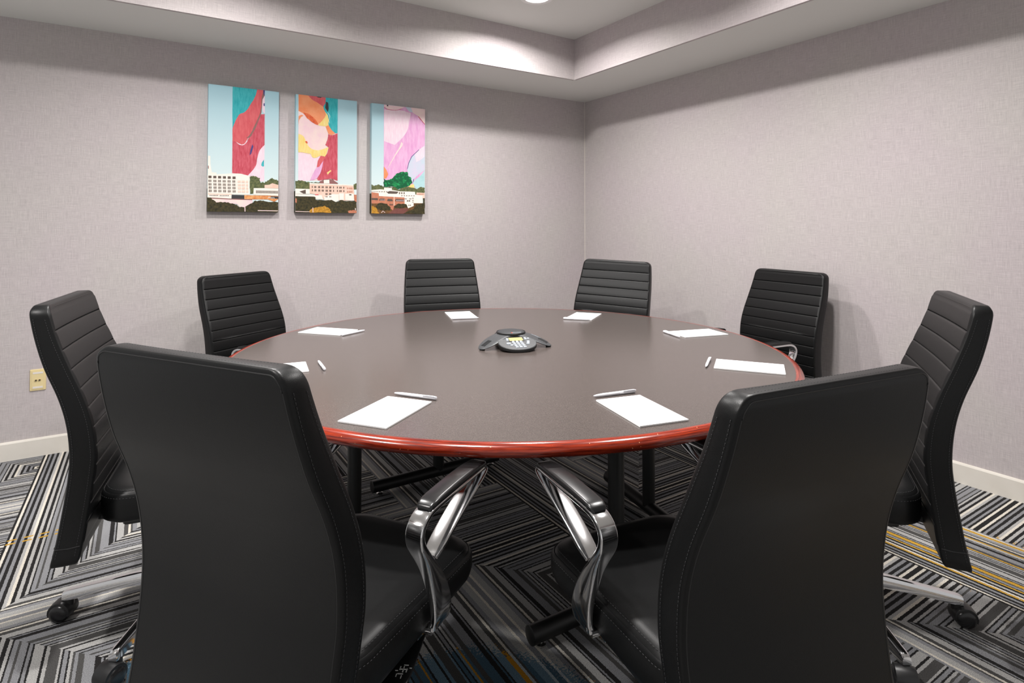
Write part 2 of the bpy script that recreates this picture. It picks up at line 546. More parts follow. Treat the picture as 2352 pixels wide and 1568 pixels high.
ZK = [1.04, 1.02, .95, .87, .78, .70, .61, .53, .43, .36, .30, .285]
FK = [-.006, -.003, .018, .049, .086, .109, .118, .111, .097, .087, .078, .074]
RK = [-.054, -.053, -.038, -.014, .022, .043, .051, .045, .030, .019, .006, .006]
WK = [.238, .240, .247, .254, .260, .262, .260, .255, .250, .252, .258, .258]
# cubic smoothing by resampling through Catmull-Rom
_c = crom(list(zip(ZK, FK, RK, WK)), 10)
_zs = [p[0] for p in _c]


def back_at(z):
    return (smooth_lookup(z, _zs, [p[1] for p in _c]), smooth_lookup(z, _zs, [p[2] for p in _c]), smooth_lookup(z, _zs, [p[3] for p in _c]))


ZTOP, ZBOT = 1.046, .300
SEAMS = [ZTOP - .073 - .0560 * k for k in range(11)]


def back_mesh():
    bm = bmesh.new()
    rows = []
    rc = .034; rb = .03
    z = ZBOT
    zl = []
    k = 0
    while z < ZTOP - rc:
        zl.append((z, 0.0)); z += .006
    for sz in SEAMS:
        for dd in (-.0034, -.0018, -.0009, 0, .0009, .0018, .0034): zl.append((sz + dd, 0.0))
    zl = sorted(p for p in zl if p[0] < ZTOP - rc)
    for a in range(0, 91, 9):
        zl.append((ZTOP - rc + rc * math.sin(R(a)) - .0, rc * (1 - math.cos(R(a)))))
    # bottom rounding handled through inset as well
    EO = (0, .0008, .0022, .0045, .0075, .011, .0145, .019, .030, .055, .09, .13, .18)
    for z, ins in zl:
        zz = min(z, ZTOP - .004)
        f, r, w = back_at(zz)
        w -= ins
        if z < ZBOT + rb:
            t = (ZBOT + rb - z) / rb; w -= rb * (1 - math.sqrt(max(0, 1 - t * t))) * .35
            f -= .006 * t * t
        # crown: the pad softens towards the very top
        th = 0
        if z > ZTOP - .02: th = .010 * (1 - math.sqrt(max(0, 1 - ((z - (ZTOP - .02)) / .02) ** 2)))
        f -= th; r += th * .6
        ring = []
        # front face, left (-) to right (+)
        for x in [-w + o for o in EO] + [0] + [w - o for o in reversed(EO)]:
            e = min(w - abs(x), .011) / .011
            # border gusset line 16 mm in from the edge
            rib = 0
            if abs(x) < w - .006 and ZBOT + .06 < z < ZTOP - .02:
                d = min(abs(z - s) for s in SEAMS)
                rib = .0016 * (1 - math.exp(-d / .009)) - .0042 * math.exp(-(d / .0016) ** 2)
            edge = -.006 * (1 - math.sqrt(max(0, 1 - (1 - e) ** 2)))
            dish = -.006 * (1 - (x / w) ** 2) if z > .7 else .0
            ring.append((x, f + edge + rib + dish, z))
        # right side
        for t in (.15, .3, .5, .7, .85):
            ring.append((w + .002 * math.sin(PI * t), f - .006 + (r + .006 - f + .006) * t, z))
        for x in [w - o for o in EO] + [0] + [-w + o for o in reversed(EO)]:
            e = min(w - abs(x), .012) / .012
            edge = .006 * (1 - math.sqrt(max(0, 1 - (1 - e) ** 2)))
            # welt groove 14 mm inside the rear edge
            gx = abs(abs(x) - (w - .018)); g = .0
            ring.append((x, r + edge + g, z))
        for t in (.15, .3, .5, .7, .85):
            ring.append((-w - .002 * math.sin(PI * t), r + .006 + (f - .006 - r - .006) * t, z))
        rows.append(ring)
    loft(bm, rows)
    return bm


def stitch_run(bm, pts, nrm, step=.0075, ln=.0048, th=.0011):
    """little raised thread stitches following a polyline"""
    P = [Vector(p) for p in pts]; Nn = [Vector(n) for n in nrm]
    acc = 0
    for a, b_, n in zip(P[:-1], P[1:], Nn):
        L = (b_ - a).length
        if L < 1e-6: continue
        t = (b_ - a) / L
        while acc < L:
            c = a + t * acc
            s = t.cross(n).normalized()
            q = [c - t * ln / 2 - s * th / 2, c + t * ln / 2 - s * th / 2, c + t * ln / 2 + s * th / 2, c - t * ln / 2 + s * th / 2]
            lo = [bm.verts.new(v) for v in q]; hi = [bm.verts.new(v + n * .0005) for v in [c - t * ln * .3 - s * th * .3, c + t * ln * .3 - s * th * .3, c + t * ln * .3 + s * th * .3, c - t * ln * .3 + s * th * .3]]
            bm.faces.new(hi)
            for i in range(4): bm.faces.new((lo[i], lo[(i + 1) % 4], hi[(i + 1) % 4], hi[i]))
            acc += step
        acc -= L


def back_seams():
    """welted seams (thin cords) and their stitches around the rear and front panels"""
    cord = bmesh.new(); st = bmesh.new()
    for face in ('rear', 'front'):
        path, nrm, path2 = [], [], []
        ins = .004 if face == 'rear' else .003
        zs = [ZBOT + .03 + (ZTOP - .035 - ZBOT - .03) * k / 60 for k in range(61)]

        def pt(sx, z, inset, up=0):
            f, r, w = back_at(min(z, ZTOP - .004))
            return (sx * (w - inset), (r + .0004) if face == 'rear' else f - .0016 - (.006 * (1 - (1 - inset / w) ** 2) if z > .7 else 0), z)
        side1 = [pt(-1, z, .010 if face == 'rear' else .006) for z in zs]
        f, r, w = back_at(ZTOP - .02)
        top = []
        rc = .026; q = .010 if face == 'rear' else .006
        for a in range(0, 91, 10):
            top.append((-(w - q - rc) - rc * math.cos(R(a)), (back_at(min(ZTOP - .006, ZTOP - .035 + rc * math.sin(R(a))))[1] + .0006 * math.sin(R(a))) if face == 'rear' else back_at(min(ZTOP - .006, ZTOP - .035 + rc * math.sin(R(a))))[0] - .0016 - .0025 * math.sin(R(a)), ZTOP - .035 + rc * math.sin(R(a))))
        top2 = [(-x, y, z) for x, y, z in reversed(top)]
        side2 = [(-x, y, z) for x, y, z in reversed(side1)]
        path = side1 + top + top2 + side2
        n = Vector((0, -1, 0)) if face == 'rear' else Vector((0, 1, 0))
        tube(cord, path, .0011, 6)
        # stitches on the side gusset, 6 mm from the seam
        sy = .010 if face == 'rear' else -.014
        g1 = [(-(back_at(z)[2] + .0022), (back_at(z)[1] if face == 'rear' else back_at(z)[0]) + sy, z) for z in zs]
        stitch_run(st, g1, [(-1, 0, 0)] * len(g1))
        g2 = [(-x, y, z) for x, y, z in g1]
        stitch_run(st, g2, [(1, 0, 0)] * len(g2))
        f, r, w = back_at(ZTOP - .01)
        yy = (r + .014) if face == 'rear' else (f - .016)
        tp = [(-w + .046 + (2 * w - .092) * k / 20, yy, ZTOP - .0002) for k in range(21)]
        stitch_run(st, tp, [(0, 0, 1)] * len(tp))
    # welt that closes the boot at the foot of the backrest
    f, r, w = back_at(.352)
    ring = [(-w - .001, f - .006, .352), (-w - .0015, (f + r) / 2, .350), (-w, r + .003, .352), (-w + .012, r - .0012, .352), (0, r - .0014, .352), (w - .012, r - .0012, .352), (w, r + .003, .352), (w + .0015, (f + r) / 2, .350), (w + .001, f - .006, .352)]
    tube(cord, ring, .0018, 6)
    for sx in (-1, 1): tube(cord, [(sx * (w + .001), (f + r) / 2, .350), (sx * (w + .001), (f + r) / 2 - .002, .308)], .0014, 6)
    return cord, st


SH = .216           # seat half width
SY0, SY1 = .104, .650


def seat_rings():
    rings = []
    hw, yc, hl = SH, (SY0 + SY1) / 2, (SY1 - SY0) / 2

    def outline(inset, z, top):
        pts = []
        for x, y in rrect(hw - inset, hl - inset, max(.004, .085 - inset * .42), 8, (0, yc)):
            zz = z
            t = (y - yc) / hl
            if t > .25: zz -= (.016 if top else -.034 * (1 - (z - .376) / .09)) * ((t - .25) / .75) ** 2
            if top and t < -.4: zz += .006 * ((-t - .4) / .6)
            pts.append((x, y, zz))
        return pts
    for inset, z, top in ((.035, .376, 0), (.012, .378, 0), (.003, .386, 0), (0, .400, 0), (0, .425, 0), (.001, .450, 1), (.004, .459, 1), (.0065, .4615, 1), (.0085, .4605, 1), (.012, .4655, 1), (.020, .4705, 1),
                          (.040, .4725, 1), (.07, .4700, 1), (.11, .4660, 1), (.15, .4645, 1), (.19, .464, 1), (.2152, .464, 1)):
        rings.append(outline(inset, z, top))
    return rings


def arm_mesh(sx):
    """cast aluminium arm: foot under the seat, blade upright, top bar and diagonal strut"""
    bm = bmesh.new()
    xc = .231 * sx

    def sweep(path, k=6):
        pts = crom(path, k)
        rings = []
        for i, p in enumerate(pts):
            y, z, wx, th, ox = p
            a = pts[max(0, i - 1)]; b_ = pts[min(len(pts) - 1, i + 1)]
            t = Vector((0, b_[0] - a[0], b_[1] - a[1])).normalized(); n = Vector((0, -t.z, t.y))
            c = Vector((xc + ox * sx, y, z))
            rings.append([c + Vector((u, 0, 0)) + n * v for u, v in rrect(wx / 2, th / 2, min(wx, th) * .26, 3)])
        loft(bm, rings)
    # (y, z, x-width, in-plane thickness, outward offset)
    sweep([(.412, .403, .014, .074, -.004), (.410, .430, .015, .072, .001), (.396, .475, .018, .060, .003), (.370, .530, .024, .044, .003), (.340, .578, .034, .026, .002),
           (.312, .622, .042, .017, 0), (.310, .652, .042, .014, 0), (.332, .672, .042, .012, 0), (.372, .679, .042, .011, 0), (.47, .680, .042, .010, 0),
           (.570, .680, .040, .010, 0), (.605, .676, .034, .009, 0)])
    sweep([(.607, .674, .034, .010, 0), (.595, .666, .042, .010, 0), (.53, .643, .046, .010, 0), (.45, .611, .046, .010, 0), (.390, .584, .042, .010, .001), (.368, .570, .030, .010, .002)])
    # hook under the seat
    x0, x1 = sorted((.232 * sx, .150 * sx))
    M_ = None
    sec = [(y, z) for y, z in rrect(.040, .007, .004, 3, (.410, .402))]
    loft(bm, [[(x, y, z - (.020 if abs(x) < .2 else 0)) for y, z in sec] for x in (.230 * sx, .218 * sx, .204 * sx, .196 * sx, .15 * sx)])
    return bm


def arm_pad(sx):
    bm = bmesh.new(); xc = .231 * sx
    rings = []
    for y, z, w, h in crom([(.338, .6815, .026, .004), (.346, .686, .040, .012), (.37, .690, .045, .0155), (.45, .6925, .046, .017), (.53, .6925, .046, .016), (.585, .690, .043, .013), (.602, .687, .030, .007), (.607, .685, .014, .003)], 5):
        rings.append([(xc + u, y, z + v) for u, v in rrect(w / 2, h / 2, .0065, 4)])
    loft(bm, rings)
    return bm


def star_leg(a):
    bm = bmesh.new(); rings = []
    ca, sa = math.cos(a), math.sin(a)
    for r, zt, h, w in crom([(.030, .132, .056, .046), (.08, .129, .046, .040), (.16, .121, .038, .034), (.26, .109, .032, .029), (.335, .100, .031, .028), (.366, .096, .029, .027), (.378, .090, .022, .024)], 4):
        sec = [(-w * .5, 0 - h), (-w * .5, -h * .35), (-w * .36, -h * .06), (-w * .14, 0), (w * .14, 0), (w * .36, -h * .06), (w * .5, -h * .35), (w * .5, -h)]
        rings.append([(r * ca - u * sa, r * sa + u * ca, zt + v) for u, v in sec])
    loft(bm, rings)
    # stem socket
    lathe(bm, [(.0, .062), (.0125, .062), (.0135, .070), (.0135, .080)], 16, c=(.362 * ca, .362 * sa, 0), cap=False)
    return bm


def caster_parts(a, swivel):
    cx, cy = .362 * math.cos(a), .362 * math.sin(a)
    T = Matrix.Translation((cx, cy, 0)) @ Matrix.Rotation(swivel, 4, 'Z') @ Matrix.Diagonal((1.12, 1.12, 1.06, 1))
    hood = bmesh.new()
    rings = []
    # wheel axle along local x, offset behind the stem in local y
    for x, rr in ((-.024, .026), (-.023, .0295), (-.010, .0318), (.010, .0318), (.023, .0295), (.024, .026)):
        rings.append([(x, .016 + rr * math.cos(R(t)), .031 + rr * math.sin(R(t))) for t in range(-20, 201, 10)] + [(x, .016 - rr * .6, .026), (x, .016 + rr * .6, .026)])
    loft(hood, rings)
    lathe(hood, [(.0, .045), (.014, .045), (.014, .064), (.009, .068), (.0, .068)], 16, cap=False)
    for v in hood.verts: v.co = T @ v.co
    wheels = []
    for s in (-1, 1):
        w = bmesh.new()
        prof = [(.0, .0305), (.012, .0300), (.020, .028), (.025, .024), (.0275, .018), (.0280, .010), (.0270, .0035), (.0, .0035)]
        rv = [[(s * h, .016 + r * math.cos(2 * PI * k / 28), .0283 + r * math.sin(2 * PI * k / 28)) for k in range(28)] for r, h in prof[1:-1]]
        loft(w, rv)
        for v in w.verts: v.co = T @ v.co
        wheels.append(w)
    return hood, wheels


def shift(bm, dy=-BY):
    for v in bm.verts: v.co.y += dy
    return bm


def make_chair():
    root = empty('conference_chair', (0, 0, 0))
    back = obj('backrest', shift(back_mesh()), M['leather'], root, angle=35)
    cord, st = back_seams()
    obj('seam_piping', shift(cord), M['black'], back)
    tag(obj('stitching', shift(st), M['thread'], back, smooth=False), kind='stuff')
    bm = bmesh.new(); loft(bm, seat_rings())
    for v in bm.verts: v.co.z += .010
    seat = obj('seat', shift(bm), M['leather'], root, angle=50)
    st = bmesh.new()
    hl = (SY1 - SY0) / 2; yc = (SY0 + SY1) / 2
    for ins, z in ((.0005, .4515), (.016, .4695)):
        loop = []
        for x, y in rrect(SH - ins + .0005, hl - ins + .0005, 0.085 - ins * .42, 8, (0, yc)):
            t = (y - yc) / hl; zz = z
            if t > .25: zz -= .016 * ((t - .25) / .75) ** 2
            if t < -.4: zz += .006 * ((-t - .4) / .6)
            loop.append((x, y, zz))
        loop.append(loop[0])
        nr = []
        for p in loop:
            v = Vector((p[0], (p[1] - yc) * .6, .05 if z < .46 else .6)).normalized(); nr.append(tuple(v))
        stitch_run(st, loop, nr, step=.009)
    for v in st.verts: v.co.z += .010
    tag(obj('stitching', shift(st), M['thread'], seat, smooth=False), kind='stuff')
    # back carrier between backrest and mechanism, shell below the seat
    bm = bmesh.new()
    rings = [[(x, y, z) for x, y in rrect(hw, hh, .02, 3, (0, yy))] for hw, hh, yy, z in ((.07, .09, .36, .325), (.085, .12, .36, .34), (.09, .13, .37, .362), (.17, .22, .385, .366), (.172, .222, .385, .3795))]
    loft(bm, rings)
    loft(bm, [[(x, y, z) for x, z in rrect(.045, .012, .008, 3, (0, .352))] for y in (.07, .28)])
    mech = obj('tilt_mechanism', shift(bm), M['black'], root)
    # paddle lever with printed pictogram, on the right underside
    bm = bmesh.new()
    rings = []
    for y, x, w, h in crom([(.445, .168, .012, .004), (.43, .170, .018, .006), (.38, .176, .036, .007), (.32, .184, .054, .007), (.27, .186, .060, .007), (.245, .186, .050, .004)], 4):
        rings.append([(x + u, y, .333 + v + (y - .3) * .1) for u, v in rrect(w / 2, h / 2, .003, 2)])
    loft(bm, rings)
    tube(bm, [(.09, .37, .345), (.18, .37, .336)], .006, 10)
    lev = obj('lever', shift(bm), M['black'], mech)
    bm = bmesh.new()
    for cx_, cy_, w_, h_ in ((.188, .330, .018, .0022), (.188, .330, .0022, .016), (.180, .330, .0020, .010), (.196, .330, .0020, .010), (.188, .341, .010, .0018), (.188, .318, .012, .0018), (.182, .312, .0018, .008), (.194, .312, .0018, .008), (.176, .322, .006, .0016), (.201, .338, .005, .0016)):
        Mt = Matrix.Translation((cx_, cy_, .3374 + (cy_ - .3) * .1)) @ Matrix.Rotation(.35, 4, 'Z')
        box(bm, (-w_ / 2, -h_ / 2, -.0006), (w_ / 2, h_ / 2, .0003), M=Mt)
    o = obj('pictogram', shift(bm), M['white'], mech, smooth=False)
    # column
    bm = bmesh.new()
    lathe(bm, [(.0, .10), (.030, .10), (.030, .235), (.026, .24), (.026, .244), (.0145, .245), (.0145, .335), (.0, .335)], 28, c=(0, BY, 0), cap=False)
    obj('gas_column', shift(bm), M['black'], root)
    for sx in (-1, 1):
        a = obj('armrest', shift(arm_mesh(sx)), M['chrome'], root, angle=50)
        obj('arm_pad', shift(arm_pad(sx)), M['padm'], a)
    return root


def star_base_object(root, rot, swivels):
    bm = bmesh.new(); lathe(bm, [(.0, .070), (.034, .070), (.038, .078), (.038, .128), (.033, .137), (.031, .138), (.0, .138)], 32, cap=False)
    hub = obj('star_base', bm, M['satin'], root)
    for k in range(5):
        a = rot + 2 * PI * k / 5
        obj('leg', star_leg(a), M['chrome'], hub, angle=30)
    for k in range(5):
        a = rot + 2 * PI * k / 5
        hood, wh = caster_parts(a, swivels[k % len(swivels)])
        c = obj('caster', hood, M['black'], root)
        for w in wh: obj('wheel', w, M['padm'], c)
    return hub


chair0 = make_chair()
CH_GROUP = 'black conference chairs around the round table'
# (camera-frame x, y, facing angle, backrest lift, star angle, label)
CHAIRS = [
    (-.540, 1.030, -24.5, .020, 0, 48, 'black leather conference chair nearest the camera on the left, its plain back turned to us'),
    (.537, 1.022, 24.5, -.018, 0, 132, 'black leather conference chair nearest the camera on the right, its plain back turned to us'),
    (-1.420, 1.885, -67.0, .012, 0, -97, 'black ribbed leather chair seen side-on at far left, beside the ivory wall plate'),
    (-1.640, 3.470, -115.0, -.045, -.045, 80, 'black ribbed leather chair in front of the wall below the leftmost canvas'),
    (-.500, 4.060, -163.5, .008, 0, 60, 'black ribbed leather chair behind the table, the one left of the room corner'),
    (.720, 4.020, 151.0, .000, 0, 50, 'black ribbed leather chair behind the table, overlapping the room corner'),
    (1.680, 3.530, 117.0, -.032, -.032, 98, 'black ribbed leather chair facing us on the right, its armrest showing past the table edge'),
    (1.405, 1.862, 65.3, .014, 0, -83, 'black ribbed leather chair seen side-on at far right, behind the near right chair'),
]
chairs = [chair0] + [copy_tree(chair0) for _ in CHAIRS[1:]]
for c, (x, y, phi, dz, lift, star, lab) in zip(chairs, CHAIRS):
    ph = R(phi)
    bx, by = x - BY * math.sin(ph), y + BY * math.cos(ph)
    wx, wy = c2w(bx, by)
    c.location = (wx, wy, 0); c.rotation_euler = (0, 0, ph - YAW)
    for ch in c.children:
        ch.location.z = dz if ch.name.startswith('backrest') else (0 if ch.name.startswith('gas') else lift)
        if 'armrest' in ch.name and lift < 0:
            ch.location.y = -.055; ch.location.z = lift - .012     # arms set further back on these two
        if lab.endswith('overlapping the room corner') and ch.name.startswith('backrest'):
            ch.rotation_euler.y = -R(1.6); ch.location.x = .028      # this back has worked loose and leans a little
    star_base_object(c, R(star), [R(star + 72 * k - 90 + random.uniform(-25, 25)) for k in range(5)])
    tag(c, lab, 'chair', CH_GROUP)

# ------------------------------------------------------------------ table
TC = c2w(-.0118, 2.6455); TR_L, TR_O = 1.175, 1.205; TZ = .742
table = empty('round_conference_table', (TC[0], TC[1], 0), -YAW)
tag(table, 'large round meeting table with dark laminate top and cherry wood rim', 'table')
bm = bmesh.new()
seam_a = math.atan2(2.2748 - 2.9186, 1.1283 + .7729)   # direction of the joint across the top
sn = Vector((-math.sin(seam_a), math.cos(seam_a), 0))
sd0 = Vector((.0427 + .0118, 2.6602 - 2.6455, 0)).dot(sn)
for side in (1, -1):
    # each half of the laminate field, 0.6 mm joint between them
    pts = []
    d0 = sd0 + side * .00012
    a_list = []
    for k in range(721):
        a = 2 * PI * k / 720
        p = Vector((TR_L * math.cos(a), TR_L * math.sin(a), 0))
        if side * (p.dot(sn) - d0) > 0: a_list.append((a, p))
    # order along arc starting after the gap
    gaps = [i for i in range(len(a_list) - 1) if a_list[i + 1][0] - a_list[i][0] > .1]
    if gaps: a_list = a_list[gaps[0] + 1:] + a_list[:gaps[0] + 1]
    ps = [p for _, p in a_list]
    tv = Vector((math.cos(seam_a), math.sin(seam_a), 0))
    hc = math.sqrt(TR_L ** 2 - d0 ** 2); e1 = sn * d0 + tv * hc; e2 = sn * d0 - tv * hc
    if (ps[0] - e1).length < (ps[0] - e2).length: ps = [e1] + ps + [e2]
    else: ps = [e2] + ps + [e1]
    top = [bm.verts.new((p.x, p.y, TZ)) for p in ps]; bot = [bm.verts.new((p.x, p.y, TZ - .006)) for p in ps]
    bm.faces.new(top); bm.faces.new(bot)
    for i in range(len(ps)):
        j = (i + 1) % len(ps); bm.faces.new((top[i], top[j], bot[j], bot[i]))
obj('tabletop', bm, M['lam'], table, smooth=False)
bm = bmesh.new()
prof = [(TR_L, TZ - .032), (TR_L, TZ - .0002), (TR_L + .002, TZ + .0004), (TR_L + .010, TZ + .0002), (TR_L + .018, TZ - .002), (TR_L + .025, TZ - .0065), (TR_L + .0295, TZ - .0135),
        (TR_L + .030, TZ - .020), (TR_L + .027, TZ - .028), (TR_L + .020, TZ - .034), (TR_L + .008, TZ - .037), (TR_L - .02, TZ - .037), (TR_L - .02, TZ - .032)]
n = 256
rings = [[(r * math.cos(2 * PI * i / n), r * math.sin(2 * PI * i / n), z) for i in range(n)] for r, z in prof]
rings.append(rings[0])
loft(bm, rings, cap=False); bmesh.ops.remove_doubles(bm, verts=bm.verts[:], dist=1e-6)
obj('rim', bm, M['cherry'], table, angle=60)
bm = bmesh.new(); lathe(bm, [(0, TZ - .036), (TR_L - .005, TZ - .036), (TR_L - .005, TZ - .007), (0, TZ - .007)], 128, cap=False)
obj('core_board', bm, M['steel'], table, smooth=False)
# four tubular T-legs, each with its own foot
TCc = (-.0118, 2.6455)
for (px, py), ang, L1, L2 in (((-.375, 2.965), 33, .35, .35), ((.350, 1.956), 31, .345, .345), ((.607, 2.585), 112, .38, .34), ((-.634, 2.34), 112, .36, .34)):
    x, y = px - TCc[0], py - TCc[1]
    d = Vector((math.cos(R(ang)), math.sin(R(ang)), 0))
    bm = bmesh.new()
    tube(bm, [(x, y, .04), (x, y, TZ - .037)], .0275, 24)
    lathe(bm, [(0, TZ - .043), (.075, TZ - .043), (.075, TZ - .0365), (0, TZ - .0365)], 24, c=(x, y, 0), cap=False)
    lg = obj('leg', bm, M['steel'], table)
    bm = bmesh.new(); p = Vector((x, y, .042))
    tube(bm, [p - d * L1, p - d * (L1 - .001), p + d * (L2 - .001), p + d * L2], [.026, .028, .028, .026], 24)
    ft = obj('foot', bm, M['steel'], lg)
    bm = bmesh.new()
    for s, L in ((-1, L1), (1, L2)):
        q = p + d * s * (L - .04)
        lathe(bm, [(0, 0), (.016, 0), (.016, .006), (.006, .009), (.006, .02)], 16, c=(q.x, q.y, 0), cap=False)
    obj('glide', bm, M['satin'], lg)

# ------------------------------------------------------------------ notepads and pens
PW, PL = .158, .249


def make_pad():
    bm = bmesh.new()
    vs = box(bm, (-PW / 2, -PL / 2, 0), (PW / 2, PL / 2, .0045))
    bmesh.ops.bevel(bm, geom=bm.edges[:], offset=.0004, segments=1, affect='EDGES')
    o = obj('notepad', bm, M['paper'], smooth=False)
    bm = bmesh.new()      # small printed line of type at the foot of the sheet
    x = -.022
    for w in (.003, .006, .004, .0065, .003, .005, .004, .0055):
        box(bm, (x, -PL / 2 + .012, .0044), (x + w * .8, -PL / 2 + .0145, .0047)); x += w
    box(bm, (-.018, -PL / 2 + .0085, .0044), (.014, -PL / 2 + .0098, .0047))
    obj('printed_line', bm, M['ink'], o, smooth=False)
    return o


PADS = [  # camera-frame centre, angle of the short edge, label
    (-.366, 1.700, -21, 'white notepad on the near left of the table, behind the near left chair'),
    (.378, 1.714, 20, 'white notepad on the near right of the table, between pen and near right chair'),
    (-.905, 2.188, -66, 'white notepad mostly hidden by the top corner of the near left chair'),
    (-.947, 2.983, -107.5, 'white notepad at the table left, in front of the chair below the canvases'),
    (-.313, 3.526, -165, 'white notepad at the far table edge, before the chair left of the corner'),
    (.432, 3.480, 158, 'white notepad at the far right edge of the table, before the chair at the corner'),
    (.939, 2.931, 107.5, 'white notepad at the table right, in front of the chair with visible armrest'),
    (.916, 2.237, 67, 'white notepad on the right rim of the table, just above the near right chair back'),
]
pad0 = make_pad()
for i, (x, y, a, lab) in enumerate(PADS):
    o = pad0 if i == 0 else copy_tree(pad0)
    w = c2w(x, y); o.location = (w[0], w[1], TZ + .0005); o.rotation_euler = (0, 0, R(a) - YAW)
    tag(o, lab, 'notepad', 'notepads laid around the table')


def make_pen():
    bm = bmesh.new()
    prof = [(-.0775, .0035), (-.0765, .0050), (-.070, .0056), (-.018, .0056), (-.0175, .0052), (-.0165, .0052), (-.016, .0055), (.045, .0052), (.066, .0040), (.0765, .0020), (.078, .0008)]
    rings = [[(x, r * math.cos(2 * PI * k / 20), .0056 + r * math.sin(2 * PI * k / 20)) for k in range(20)] for x, r in prof]
    loft(bm, rings)
    o = obj('ballpoint_pen', bm, M['pen'])
    bm = bmesh.new()
    rings = [[(x, .0045 + y, z) for y, z in rrect(w / 2, .0012, .0008, 2, (0, h))] for x, w, h in ((-.0775, .005, .0095), (-.070, .0055, .0115), (-.045, .005, .0115), (-.030, .004, .0108))]
    loft(bm, rings)
    obj('clip', bm, M['pen'], o)
    return o


PENS = [
    (-.308, 1.846, 158, 'white pen lying above the near left notepad'),
    (.331, 1.870, 22 + 180 + 0, 'white pen lying above the near right notepad'),
    (-.741, 2.252, 117, 'white pen pointing away beside the nearly hidden notepad at the left'),
    (-.802, 2.930, 60, 'white pen at the right edge of the notepad on the table left'),
    (-.272, 3.385, 13, 'white pen along the near edge of the far left notepad'),
    (.374, 3.355, -18, 'white pen along the near edge of the far right notepad'),
    (.797, 2.889, -75, 'white pen at the left edge of the notepad on the table right'),
    (.776, 2.295, -114, 'white pen pointing at us left of the notepad on the right rim'),
]
pen0 = make_pen()
for i, (x, y, a, lab) in enumerate(PENS):
    o = pen0 if i == 0 else copy_tree(pen0)
    w = c2w(x, y); o.location = (w[0], w[1], TZ + .0003); o.rotation_euler = (0, 0, R(a) - YAW)
    tag(o, lab, 'pen', 'white pens beside the notepads')

# ------------------------------------------------------------------ conference phone
w = c2w(-.005, 2.668)
phone = empty('conference_phone', (w[0], w[1], TZ), math.atan2(-.969, .246) + PI / 2 - YAW)   # local -y faces the keypad
tag(phone, 'black three-legged conference phone with keypad in the table centre', 'telephone')
LEGS = [R(-90 - 60), R(-90 + 60), R(90)]


def shell_r(t):
    r = 0
    for L in LEGS:
        d = (t - L + PI) % (2 * PI) - PI
        r = max(r, .123 * math.exp(-abs(d / .42) ** 2.2))
    return .066 + .012 * max(0, math.sin(t)) + r


bm = bmesh.new(); NT = 120; top = []
for k in range(17):
    s = k / 16
    ring = []
    for i in range(NT):
        t = 2 * PI * i / NT
        r = shell_r(t) * s
        z = max(.0075, .060 - .052 * (r / .19) ** 1.9 - .004 * max(0, (s - .9) / .1) ** 2)
        ring.append((r * math.cos(t), r * math.sin(t), z))
    top.append(ring)
under = []
for s, dz in ((1.0, -.004), (.97, -.008), (.9, -.0085), (.6, -.012)):
    ring = []
    for i in range(NT):
        t = 2 * PI * i / NT; r = shell_r(t) * s
        ring.append((r * math.cos(t), r * math.sin(t), max(.0035, .060 - .052 * (r / .19) ** 1.9 + dz)))
    under.append(ring)
top[0] = [(0.0005 * math.cos(2 * PI * i / NT), .0005 * math.sin(2 * PI * i / NT), .060) for i in range(NT)]
loft(bm, top + under)
shell = obj('shell', bm, M['phone'], phone, angle=50)
bm = bmesh.new()
for L in LEGS:
    c = (.176 * math.cos(L), .176 * math.sin(L), 0)
    lathe(bm, [(0, 0), (.012, 0), (.012, .006), (.009, .010)], 14, c=c, cap=False)
obj('rubber_foot', bm, M['phoned'], phone)
bm = bmesh.new()   # ridged microphone slots on the leg ends
for L in LEGS:
    for q in (-2, -1, 0, 1, 2):
        Mt = Matrix.Rotation(L, 4, 'Z') @ Matrix.Translation((.152, q * .0052, 0))
        pts = []
        for r in (-.022, -.008, .006, .020):
            rr = math.hypot(.152 + r, q * .0052); zz = .060 - .052 * (rr / .19) ** 1.9 + .0006
            pts.append(Mt @ Vector((r, 0, zz)))
        tube(bm, pts, .0011, 6)
obj('microphone_slots', bm, M['phoned'], phone)
# round speaker on top
bm = bmesh.new(); lathe(bm, [(.0, .0655), (.03, .0650), (.052, .0630), (.060, .0605), (.0635, .058), (.0640, .054)], 56, cap=False)
bmesh.ops.translate(bm, verts=bm.verts[:], vec=(0, 0, .0005))
obj('speaker_grille', bm, M['grille'], phone)
bm = bmesh.new(); n = 56
loft(bm, [[(r * math.cos(2 * PI * i / n), r * math.sin(2 * PI * i / n), z) for i in range(n)] for r, z in ((.0640, .0545), (.0640, .0600), (.0655, .0605), (.067, .0590), (.067, .053))], cap=False)
obj('speaker_ring', bm, M['phoned'], phone)
# keypad console: oval lobe sloping to the front
bm = bmesh.new(); nk = 72


def kp(s, i, lift=0, drop=None):
    t = 2 * PI * i / nk
    x = .086 * s * math.sin(t); y = -.118 + .068 * s * math.cos(t)
    if y > -.125: x *= 1 - .0 * (y + .125)
    z = .0455 + (y + .06) * .25 + lift
    return (x, y, z if drop is None else drop)


loft(bm, [[kp(.92, i, drop=.004) for i in range(nk)], [kp(1.0, i, -.012) for i in range(nk)], [kp(1.01, i, -.004) for i in range(nk)], [kp(1.0, i, -.001) for i in range(nk)]])
console = obj('keypad_console', bm, M['phoned'], phone)
bm = bmesh.new()
loft(bm, [[kp(.985, i, -.001) for i in range(nk)], [kp(.97, i, .0006) for i in range(nk)], [kp(.5, i, .0008) for i in range(nk)], [kp(.01, i, .0008) for i in range(nk)]])
obj('keypad_panel', bm, M['phone'], console)


def on_panel(x, y, lift=.001):
    return Vector((x, y, .0455 + (y + .06) * .25 + lift))


